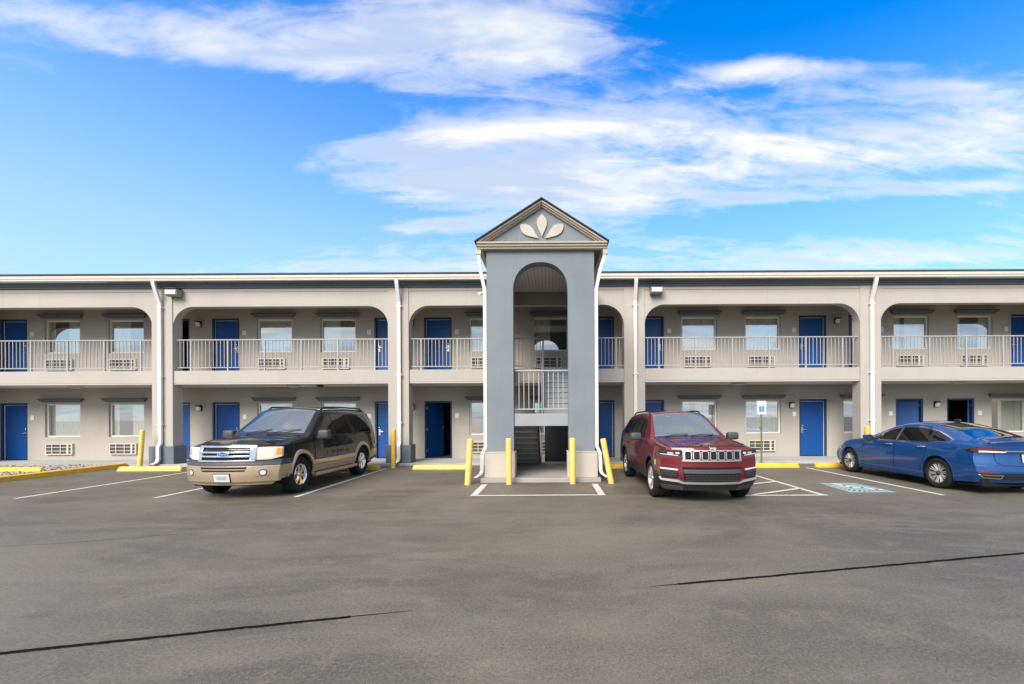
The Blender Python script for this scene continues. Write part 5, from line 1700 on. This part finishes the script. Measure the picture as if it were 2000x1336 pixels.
for sg in (1, -1):
    sd = fu.side(sg)
    full_lo = [(.70, .985), (-1.15, 1.005), (-1.62, 1.055)]
    full_hi = [(.42, 1.10), (.10, 1.235), (-.25, 1.30), (-.75, 1.30), (-1.15, 1.225), (-1.40, 1.15)]
    fu.patch('window_trim', [(.80, .965), (-1.15, .985), (-1.68, 1.055)], [(.46, 1.115), (.10, 1.255), (-.25, 1.32), (-.75, 1.32), (-1.18, 1.245), (-1.68, 1.075)], sd, .003, .01, 'car_chrome', nu=40, nv=6)
    fu.patch('window_surround', [(.74, .975), (-1.15, .997), (-1.63, 1.05)], [(.44, 1.105), (.10, 1.245), (-.25, 1.31), (-.75, 1.31), (-1.17, 1.235), (-1.62, 1.07)], sd, .006, .01, 'car_plastic', nu=40, nv=6)
    fu.patch('side_window', [(.68, .99), (-.20, 1.0)], [(.40, 1.095), (.10, 1.235), (-.12, 1.285), (-.16, 1.29)], sd, .009, .008, 'car_glass_dark', nu=24, nv=6)
    fu.patch('side_window', [(-.28, 1.0), (-1.12, 1.005)], [(-.24, 1.298), (-.75, 1.298), (-1.06, 1.235)], sd, .009, .008, 'car_glass_dark', nu=20, nv=6)
    fu.patch('quarter_window', [(-1.17, 1.01), (-1.58, 1.052)], [(-1.12, 1.222), (-1.56, 1.07)], sd, .009, .008, 'car_glass_dark', nu=8, nv=4)
    fu.strip('window_post', [(-.22, .995), (-.18, 1.30)], .012, sd, .013, 'car_chrome')
    for x0, x1, hx in ((.86, -.22, -.04), (-.22, -1.18, -1.0)):
        dp_ = fu.patch('door', [(x0 - .01, .33), (x1 + .01 + (.22 if x1 < -1 else 0), .33)], [(x0 - .01, .93), (x1 + .01, .955)], sd, .004, .012, fu.pm, nu=20, nv=10)
        fu.seam([(x0, .33), (x0, .94)], sg, dp_, .009); fu.seam([(x1 + (.21 if x1 < -1 else 0), .33), (x1 + (.08 if x1 < -1 else 0), .6), (x1, .96)], sg, dp_, .009)
        fu.handle(hx, .885, sg, dp_, 'car_chrome', .20)
    fu.strip('body_crease', [(1.0, .845), (-1.9, .90)], .018, sd, .007, 'car_blue', thick=.014)
    fu.strip('rocker', [(1.0, .25), (-1.0, .26)], .07, sd, .012, 'car_blue', thick=.03)
    fu.flare(fu.axles[0], sg, .378, .402, -.2, math.pi + .2, .008, .04, 'car_blue')
    fu.flare(fu.axles[1], sg, .378, .402, -.2, math.pi + .2, .008, .04, 'car_blue')
    fu.mirror(.62, 1.03, sg, (.16, .20, .13), 'car_blue', .13)
    # wrap around tail lamp
    tl = fu.patch('tail_light', [(sg * .40, .84), (sg * .62, .825), (sg * .80, .83), (sg * .872, .87)], [(sg * .40, .90), (sg * .62, .93), (sg * .80, .95), (sg * .868, .955)], fr_, .010, .05, 'car_lamp_smoke', nu=18, nv=5)
    fu.patch('tail_side', [(-2.44, .835), (-2.16, .895)], [(-2.44, .955), (-2.16, .915)], sd, .010, .03, 'car_lamp_smoke', tl, nu=10, nv=4)
    fu.patch('lamp_inner', [(sg * .42, .85), (sg * .80, .85)], [(sg * .42, .872), (sg * .80, .885)], fr_, .015, .01, 'car_lamp_white', tl, nu=10, nv=2)
    fu.patch('lamp_red', [(sg * .44, .895), (sg * .82, .905)], [(sg * .44, .91), (sg * .82, .93)], fr_, .015, .01, 'car_lamp_red', tl, nu=10, nv=2)
    # exhaust surround and reflector
    q = [(sg * .50, .335), (sg * .74, .345), (sg * .80, .40), (sg * .50, .40), (sg * .50, .335)]
    fu.strip('exhaust_tip', q, .018, fr_, .045, 'car_chrome', thick=.05)
    fu.patch('reflector', [(sg * .55, .43), (sg * .82, .44)], [(sg * .55, .455), (sg * .82, .475)], fr_, .03, .02, 'car_lamp_red', nu=8, nv=2)
    fu.seam([(.0, .0), (.0, .0)], sg, fu.body) if False else None
    fu.strip('boot_seam', [(sg * .62, .96), (sg * .58, .66), (sg * .50, .60), (0, .59)], .010, fr_, .004, 'car_seam')
    fu.patch('headlight', [(2.36, .62), (2.02, .70)], [(2.36, .69), (2.02, .76)], sd, .008, .03, 'car_lamp_clear', nu=8, nv=3)
fu.patch('rear_diffuser', [(-.66, .31), (.66, .31)], [(-.80, .425), (.80, .425)], fr_, .020, .06, 'car_plastic', nu=20, nv=4, bevel=.008)
fu.patch('bumper', [(-.86, .44), (.86, .44)], [(-.87, .60), (-.5, .575), (.5, .575), (.87, .60)], fr_, .022, .08, 'car_blue', nu=24, nv=5, bevel=.01)
fu.patch('chrome_bar', [(-.44, .86), (.44, .86)], [(-.44, .885), (.44, .885)], fr_, .028, .04, 'car_chrome', nu=14, nv=2, bevel=.005)
fu.plate(-.16, .16, .66, .815, fr_, .012)
em = fu.oval_badge(0, .955, .075, .03, fr_, .02, 'Ford')
fu.letters('Ford', 0, .955, .048, fr_, .023, 'car_chrome', em, mirror=-1)
fu.patch('spoiler_lip', [(-2.40, -.66), (-2.40, .66)], [(-2.475, -.66), (-2.475, .66)], tp, .022, .03, 'car_blue', nu=16, nv=2, bevel=.006)
m = MB(); m.superell((-.95, 0, fu.top_z(-.95, 0) + .03), (.16, .05, .07), .6); m.build('antenna_fin', 'car_plastic', fu.root, smooth=50)
fu.dash(.9, .98, .66); fu.seats((-.2, -1.05), .36, .5, .55)
fu.root.location = (9.30, 11.13, 0); fu.root.rotation_euler = (0, 0, R(90))
